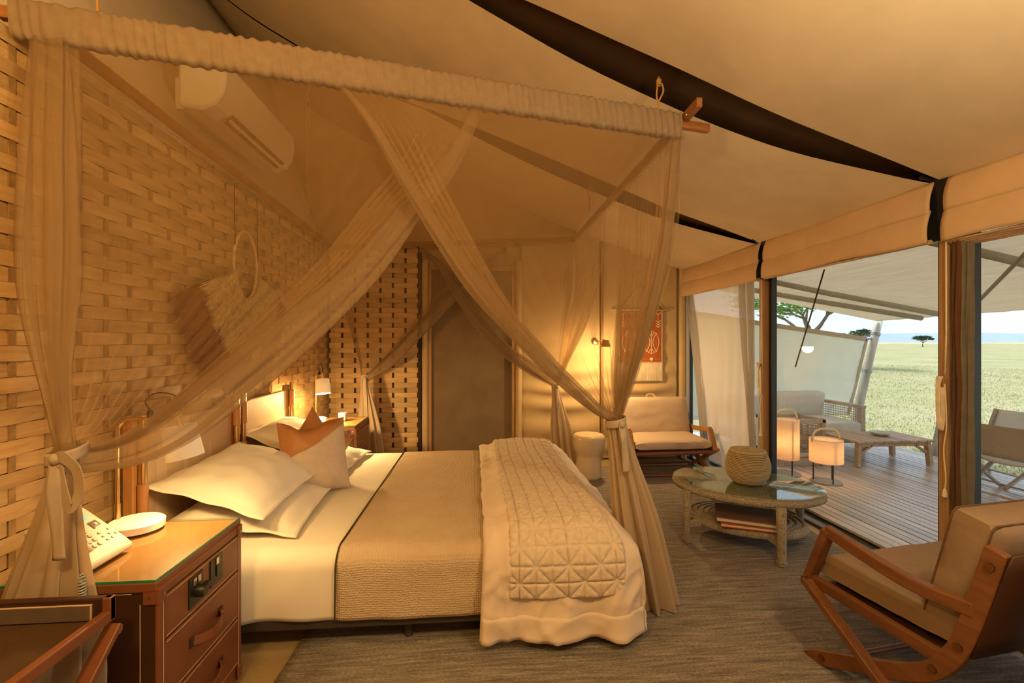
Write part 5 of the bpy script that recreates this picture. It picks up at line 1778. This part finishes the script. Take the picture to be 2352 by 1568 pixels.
# grass blades in the nearer strip beyond the deck
rr = random.Random(3)
for (nm, mm, cnt) in (('grass', 'blade', 14000), ('grass', 'blade_dry', 20000)):
    g = MB()
    for i in range(cnt):
        d = 6.0 + 30 * rr.random() ** 1.8
        an = math.radians(34 + 22 * rr.random())
        x = d * math.sin(an) * 1.25; y = d * math.cos(an) * 1.25
        if x < 5.95 and y < 7.1: continue
        h = rr.uniform(0.02, 0.06) * (1 + 0.5 * nz(x * .5, y * .5))
        a = rr.uniform(0, PI); w = 0.006 + 0.0005 * d
        dx, dy = math.cos(a) * w, math.sin(a) * w
        lx, ly = rr.uniform(-.04, .04), rr.uniform(-.04, .04)
        n0 = len(g.v)
        g.v += [V(x - dx, y - dy, GZ - .01), V(x + dx, y + dy, GZ - .01), V(x + lx, y + ly, GZ + h)]
        g.f.append((n0, n0 + 1, n0 + 2))
    o = g.build(nm, mm)
    tag(o, 'short green grass blades beyond the deck' if mm == 'blade' else 'straw coloured dry grass blades beyond the deck', 'grass', kind='stuff')
def ridge(name, y, h, seed, x0, x1, m_, label, base=0.5):
    n = 120
    g = MB()
    for i in range(n + 1):
        x = x0 + (x1 - x0) * i / n
        hh = h * (base + (1 - base) * (0.5 + nz(x * 0.006, seed)) + 0.10 * nz(x * 0.03, seed))
        g.v += [V(x, y, GZ - 1), V(x, y + 30, GZ + max(0.4, hh)), V(x, y + 150, GZ + max(0.4, hh) * 0.9)]
    for i in range(n):
        a = i * 3
        g.f += [(a, a + 3, a + 4, a + 1), (a + 1, a + 4, a + 5, a + 2)]
    return struct(g.build(name, m_, smooth=True), label)
ridge('hills_far', 780, 13, 4, 200, 1300, 'hill_far_hazy', 'hills at the horizon, painted faint blue for distance haze', 0.4)
ridge('hills_escarpment', 600, 15.5, 2, 545, 1100, 'hill_hazy', 'flat escarpment beyond the plain, painted blue for distance haze', 0.85)
struct(MB().grid(lambda u, v: (80 + 900 * u, 330 + 40 * v, GZ + 0.9 * v + 0.25 * nz(u * 60, v)), 80, 4).build('ground_rise', 'straw_pale', smooth=True))

# ---------------------------------------------------------------- trees
mat('bark', (0.16, 0.13, 0.10), 0.9, var=0.3, scale=6)
mat('leaf', (0.16, 0.30, 0.08), 0.85, var=0.35, scale=2, trans=0.3)
mat('leaf_far', (0.10, 0.17, 0.11), 0.9, var=0.2, scale=0.6)
def acacia(label, loc, s, seed, leaves, lm='leaf', branches=5, leaf=0.16):
    t = thing('acacia_tree', label, 'tree', loc)
    r = random.Random(seed)
    tr_ = MB(); tips = []
    def branch(p, d, L_, rad, lev):
        pts = [p]
        q = p
        dd = d.copy()
        for k in range(4):
            dd = (dd + V(r.uniform(-.25, .25), r.uniform(-.25, .25), r.uniform(-.10, .12))).normalized()
            q = q + dd * (L_ / 4)
            pts.append(q)
        tr_.tube(pts, [rad * (1 - 0.12 * i) for i in range(5)], 6)
        if lev == 0:
            tips.append(q); return
        for k in range(r.choice((2, 3))):
            a = r.uniform(0, 2 * PI)
            nd = (dd * 0.75 + V(math.cos(a), math.sin(a), 0.15 if lev > 1 else 0.05) * 0.75).normalized()
            branch(q, nd, L_ * r.uniform(0.62, 0.8), rad * 0.58, lev - 1)
    branch(V(0, 0, 0), V(0.05, 0, 1), 1.5 * s, 0.16 * s, 0); tips.clear()
    top = V(0.05 * s, 0, 1.45 * s)
    for k in range(branches):
        a = 2 * PI * k / branches + r.uniform(-.3, .3)
        branch(top, V(math.cos(a), math.sin(a), 0.85).normalized(), 1.25 * s, 0.10 * s, 2)
    tr_.build('trunk', 'bark', t, smooth=True)
    fo = MB()
    for i in range(leaves):
        c = r.choice(tips)
        p = c + V(r.gauss(0, 0.42 * s), r.gauss(0, 0.42 * s), r.gauss(0.10 * s, 0.13 * s))
        a = r.uniform(0, PI); b = r.uniform(-.6, .6)
        e1 = V(math.cos(a), math.sin(a), math.sin(b) * .5) * leaf * r.uniform(.5, 1)
        e2 = V(-math.sin(a), math.cos(a), math.cos(b) * .6) * leaf * .45
        n0 = len(fo.v)
        fo.v += [p - e1, p + e2, p + e1, p - e2]
        fo.f.append((n0, n0 + 1, n0 + 2, n0 + 3))
    o = fo.build('foliage', lm, t); o['kind'] = 'stuff'
    return t
acacia('flat-topped acacia tree rising behind the canvas screen', (21.7, 28.0, GZ), 1.45, 4, 5200, leaf=0.17)
acacia('bushy tree on the horizon below the blue escarpment', (149, 140, GZ), 0.95, 8, 1800, 'leaf_far', leaf=0.45)
acacia('small tree on the horizon next to the leaning pole', (104.3, 115, GZ), 1.25, 9, 700, 'leaf_far', leaf=0.45)

# ---------------------------------------------------------------- awning over the deck
def zaw(x): return 2.42 - 0.177 * (x - 2.7)
aw = thing('deck_awning', 'beige canvas awning stretched over the deck', 'awning', (4.5, 3.0, 0))
def aw_f(u, v):
    y = -1.2 + 7.9 * v
    edge = 6.35 - 0.25 * math.sin(PI * min(1, max(0, (y + 1.2) / 7.9))) 
    x = 2.79 + (edge - 2.79) * u
    return (x, y, zaw(x) - 0.02 * math.sin(PI * u) * math.cos(PI * (v - .5)) + 0.012 * nz(x * 1.3, y * 4))
MB().grid(aw_f, 40, 80).build('canvas_sheet', 'awning', aw, smooth=True, solid=0.006, world=True)
for y0, y1 in ((5.35, 5.35), (6.1, 5.75), (3.2, 3.3), (1.6, 1.6)):
    MB().tube([(2.82, y0, zaw(2.82) - 0.05), (4.4, (y0 + y1) / 2, zaw(4.4) - 0.065), (6.1, y1, zaw(6.1) - 0.05)], 0.035, 12).build('awning_tube', 'awning_tube', aw, smooth=True, world=True)
for (a, b) in (((2.95, 3.62, 2.06), (2.86, 3.85, 1.22)), ((3.4, 2.35, 2.20), (4.3, 3.55, 1.80))):
    MB().tube([a, b], 0.006 if a[0] < 3 else 0.014, 8).build('stay_rope', 'awning_tube' if a[0] > 3 else 'dark_cord', aw, smooth=True, world=True)
def pole(label, base, top, r0, r1):
    t = thing('wooden_pole', label, 'pole', base, 0, 'leaning awning poles')
    b, q = V(base), V(top)
    MB().tube([b, b.lerp(q, .3) + V(.006, .004, 0), b.lerp(q, .7) + V(-.005, 0, 0), q], [r0, (r0 * 2 + r1) / 3 * 1.02, (r0 + 2 * r1) / 3, r1], 16).build('shaft', 'pole_wood', t, smooth=True, world=True)
    for f in (0.35, 0.62, 0.90):
        c = b.lerp(q, f); d = (q - b).normalized() * 0.022
        MB().tube([c - d, c + d], r0 * 1.04, 16).build('metal_band', 'steel_band', t, auto=40, world=True)
pole('weathered pole leaning outward beside the pale canvas screen', (5.88, 6.74, GZ), (6.41, 6.74, 1.78), 0.062, 0.055)
pole('weathered pole leaning outward behind the slatted deck table', (5.86, 5.40, GZ), (6.36, 5.40, 1.76), 0.068, 0.055)
# wind screen
ws = thing('canvas_screen', 'pale greenish canvas wind screen tied to the leaning pole', 'screen', (5.0, 6.70, 0))
TLp, TRp, BRp, BLp = V(3.2, 6.70, 1.90), V(6.17, 6.70, 1.485), V(5.86, 6.70, 0.30), V(3.2, 6.70, 0.25)
MB().grid(lambda u, v: BLp.lerp(BRp, u).lerp(TLp.lerp(TRp, u), v) + V(0, 0.015 * nz(u * 5, v * 4) + 0.02 * math.sin(PI * u) * math.sin(PI * v), 0), 40, 24).build('canvas_sheet', 'screen_canvas', ws, smooth=True, solid=0.004, world=True)
MB().bar(TLp, TRp, 0.02, 0.07).build('top_hem', 'screen_hem', ws, bevel=0.006, world=True)
MB().bar(TRp, BRp, 0.02, 0.045, (1, 0, 0)).build('side_hem', 'screen_hem', ws, bevel=0.004, world=True)
MB().tube([TRp, V(6.30, 6.74, 1.50)], 0.014, 8).build('tie', 'steel_band', ws, world=True)

# ---------------------------------------------------------------- deck furniture
wood('teak', (0.40, 0.25, 0.14), (0.60, 0.42, 0.27), 'Y', 8, 0.55)
wood('teak_grey', (0.38, 0.29, 0.20), (0.52, 0.42, 0.31), 'X', 8, 0.6)
mat('deck_cushion', (0.66, 0.63, 0.57), 0.9, var=0.05, scale=30)
mat('wicker', (0.40, 0.29, 0.18), 0.8, var=0.15)
mat('stone_bowl', (0.62, 0.60, 0.56), 0.6, var=0.1, scale=12)
emit('bulb_soft', (1.0, 0.72, 0.36), 4.0)
mat('lantern_shade', (0.90, 0.72, 0.55), 0.8, var=0.02, trans=0.55)
mat('sling_canvas', (0.42, 0.34, 0.25), 0.9, var=0.06, scale=40)
mat('sling_light', (0.62, 0.62, 0.60), 0.9, var=0.05, scale=40)

dt = thing('deck_table', 'low slatted teak table on the deck carrying a bowl', 'table', (4.85, 5.14, 0))
TX0, TX1, TY0, TY1, TZ = 4.36, 5.34, 4.86, 5.42, 0.305
n = 9
sw = (TX1 - TX0) / n
sl = None
for k in range(n):
    loc = V(TX0 + sw * (k + .5) - 4.85, 0, TZ - 0.013)
    if sl is None:
        sl = MB().box((0, 0, 0), (sw - 0.008, TY1 - TY0, 0.024)).build('slat', 'teak', dt, bevel=0.003); sl.location = loc
    else:
        child(sl, 'slat', dt, loc)
for y in (TY0 + 0.05, TY1 - 0.05):
    MB().box((4.85, y, TZ - 0.048), (TX1 - TX0 - 0.06, 0.03, 0.046)).build('apron', 'teak', dt, bevel=0.003, world=True)
for sx in (-1, 1):
    for sy in (-1, 1):
        xt, yt = 4.85 + sx * 0.43, 5.14 + sy * 0.23
        lg = MB().bar((xt, yt, TZ - 0.03), (xt + sx * 0.025, yt + sy * 0.01, 0.002), 0.045, 0.055, (0, 1, 0)).build('leg', 'teak', dt, bevel=0.004, world=True)
        MB().bar((xt + sx * 0.01, yt, 0.14), (xt - sx * 0.16, yt, TZ - 0.06), 0.025, 0.03, (0, 1, 0)).build('brace', 'teak', dt, bevel=0.003, world=True)
bw_ = thing('stone_bowl', 'pale shallow bowl on the slatted deck table', 'bowl', (4.93, 5.16, TZ))
MB().lathe([(0.001, 0.0), (0.055, 0.0), (0.095, 0.022), (0.112, 0.042), (0.106, 0.044), (0.088, 0.028), (0.05, 0.010), (0.001, 0.009)], 28, cap=False).build('body', 'stone_bowl', bw_, smooth=True)

def woven_grid(g, o, ex, ez, w, h, nx, nz_, r=0.0035):
    """open cane lattice on a panel: origin o, axes ex, ez"""
    for i in range(nx + 1):
        p = o + ex * (w * i / nx)
        g.tube([p, p + ez * h], r, 4)
    for j in range(nz_ + 1):
        p = o + ez * (h * j / nz_)
        g.tube([p, p + ex * w], r, 4)
sofa = thing('deck_sofa', 'grey cushioned deck sofa with woven cane arm', 'sofa', (4.35, 5.95, 0))
X0s, X1s, Y0s, Y1s = 3.45, 5.12, 5.56, 6.38
MB().box(((X0s + X1s) / 2, (Y0s + Y1s) / 2, 0.17), (X1s - X0s, Y1s - Y0s, 0.09)).build('base_frame', 'teak_grey', sofa, bevel=0.006, world=True)
for x in (X0s + 0.04, X1s - 0.04):
    for y in (Y0s + 0.04, Y1s - 0.04):
        MB().box((x, y, 0.305), (0.065, 0.065, 0.605)).build('corner_post', 'teak_grey', sofa, bevel=0.005, world=True)
for x in (X0s + 0.04, X1s - 0.04):
    ar = MB().box((x, (Y0s + Y1s) / 2, 0.59), (0.075, Y1s - Y0s, 0.04)).build('arm_rail', 'teak_grey', sofa, bevel=0.005, world=True)
    g = MB(); woven_grid(g, V(x, Y0s + 0.07, 0.22), V(0, 1, 0), V(0, 0, 1), Y1s - Y0s - 0.14, 0.35, 22, 11)
    g.build('cane_lattice', 'wicker', sofa, world=True)
MB().box(((X0s + X1s) / 2, Y1s - 0.03, 0.59), (X1s - X0s, 0.05, 0.04)).build('back_rail', 'teak_grey', sofa, bevel=0.005, world=True)
soft_box(0.80, 0.35, 0.18, 41).xform(Matrix.Translation((0.0 - 0.065, -0.03, 0.31))).build('seat_cushion', 'deck_cushion', sofa, auto=60)
soft_box(0.72, 0.17, 0.16, 42, 0.02).xform(Matrix.Translation((-0.09, 0.24, 0.56)) @ Matrix.Rotation(R_(90 + 12), 4, 'X')).build('back_cushion', 'deck_cushion', sofa, auto=60)

wa = thing('cane_ottoman', 'woven cane box stool standing before the deck sofa', 'stool', (3.80, 5.22, 0))
xa, xb, ya, yb = 3.52, 4.09, 4.99, 5.45
for x in (xa + .025, xb - .025):
    for y in (ya + .025, yb - .025):
        MB().box((x, y, 0.27), (0.05, 0.05, 0.54)).build('corner_post', 'teak_grey', wa, bevel=0.004, world=True)
for z in (0.52, 0.13):
    MB().box(((xa + xb) / 2, ya + .025, z), (xb - xa, 0.045, 0.045)).build('rail', 'teak_grey', wa, bevel=0.004, world=True)
    MB().box(((xa + xb) / 2, yb - .025, z), (xb - xa, 0.045, 0.045)).build('rail', 'teak_grey', wa, bevel=0.004, world=True)
    for x in (xa + .025, xb - .025):
        MB().box((x, (ya + yb) / 2, z), (0.045, yb - ya, 0.045)).build('rail', 'teak_grey', wa, bevel=0.004, world=True)
MB().box(((xa + xb) / 2, ya + .03, 0.055), (xb - xa - 0.08, 0.03, 0.09)).build('plinth', 'teak_grey', wa, bevel=0.004, world=True)
g = MB()
woven_grid(g, V(xa + .05, ya + .02, 0.15), V(1, 0, 0), V(0, 0, 1), xb - xa - .1, 0.35, 14, 11)
woven_grid(g, V(xa + .05, yb - .02, 0.15), V(1, 0, 0), V(0, 0, 1), xb - xa - .1, 0.35, 14, 11)
woven_grid(g, V(xb - .02, ya + .05, 0.15), V(0, 1, 0), V(0, 0, 1), yb - ya - .1, 0.35, 12, 11)
g.build('cane_lattice', 'wicker', wa, world=True)

def lantern(label, loc, r, z0, z1, energy):
    t = thing('lantern_lamp', label, 'lantern', loc, 0, 'glowing deck lanterns')
    MB().lathe([(0.14, 0), (0.14, 0.010), (0.001, 0.011)], 32).build('base', 'steel_band', t, auto=40)
    for k in range(3):
        a = 2 * PI * k / 3 + 0.4
        MB().tube([(0.11 * math.cos(a), 0.11 * math.sin(a), 0.01), (0.11 * math.cos(a), 0.11 * math.sin(a), z1 - 0.02)], 0.006, 8).build('leg', 'black_metal', t, smooth=True)
    MB().lathe([(r - .002, z0), (r, z0), (r, z1), (r - .002, z1)], 36, cap=False).build('lamp_shade', 'lantern_shade', t, auto=40)
    MB().lathe([(r - 0.003, z1 - 0.012), (0.02, z1 - 0.010)], 36, cap=False).build('diffuser', 'lantern_shade', t, auto=40)
    hp = catmull([(-r - .002, 0, z1 - 0.03), (-r + .01, 0, z1 + 0.05), (-r * .5, 0, z1 + 0.10), (r * .5, 0, z1 + 0.10), (r - .01, 0, z1 + 0.05), (r + .002, 0, z1 - 0.03)], 6)
    MB().strip(hp, 0.02, 0.006, (0, 1, 0)).build('handle', 'brass', t, auto=50)
    MB().lathe([(0.002, -0.03), (0.02, -0.012), (0.022, 0.01), (0.008, 0.035)], 12, (0, 0, (z0 + z1) / 2)).build('light_bulb', 'bulb_soft', t, smooth=True)
    light('lantern_light', 'POINT', V(loc) + V(0, 0, (z0 + z1) / 2 - 0.02), energy, (1.0, 0.50, 0.18), 0.05)
lantern('tall glowing fabric lantern behind the window post', (3.41, 4.73, 0), 0.125, 0.17, 0.60, 1.5)
lantern('short glowing fabric lantern on the deck in front of the cane stool', (3.62, 4.42, 0), 0.15, 0.21, 0.445, 1.3)

def deck_chair(label, loc, rotz, m_):
    """folding canvas chair; faces local +X"""
    t = thing('folding_chair', label, 'chair', loc, rotz, 'folding canvas deck chairs')
    for sy in (-1, 1):
        y = sy * 0.30
        MB().bar((-0.26, y, 0.005), (0.24, y, 0.36), 0.02, 0.036, (0, 1, 0)).build('leg', 'teak_grey', t, bevel=0.003)
        MB().bar((0.26, y + sy * .022, 0.005), (-0.24, y + sy * .022, 0.36), 0.02, 0.036, (0, 1, 0)).build('leg', 'teak_grey', t, bevel=0.003)
        MB().bar((-0.27, y, 0.355), (0.28, y, 0.375), 0.03, 0.03).build('seat_rail', 'teak', t, bevel=0.003)
        MB().bar((-0.20, y, 0.34), (-0.33, y, 0.70), 0.022, 0.03, (0, 1, 0)).build('back_post', 'teak_grey', t, bevel=0.003)
    for x in (-0.22, 0.22):
        MB().tube([(x, -0.31, 0.03), (x, 0.31, 0.03)], 0.010, 8).build('stretcher', 'teak_grey', t, smooth=True)
    MB().grid(lambda u, v: (-0.25 + 0.5 * u, -0.30 + 0.60 * v, 0.375 - 0.04 * math.sin(PI * v) + 0.01 * u), 6, 10).build('seat_canvas', m_, t, smooth=True, solid=0.004)
    MB().grid(lambda u, v: (-0.235 - 0.11 * u - 0.025 * math.sin(PI * v), -0.32 + 0.64 * v, 0.39 + 0.305 * u), 6, 10).build('back_canvas', m_, t, smooth=True, solid=0.004)
    return t
deck_chair('brown folding canvas deck chair seen from behind', (5.02, 3.78, 0), R_(6), 'sling_canvas')
deck_chair('pale grey folding canvas deck chair facing the tent', (5.46, 4.35, 0), PI - R_(4), 'sling_light')
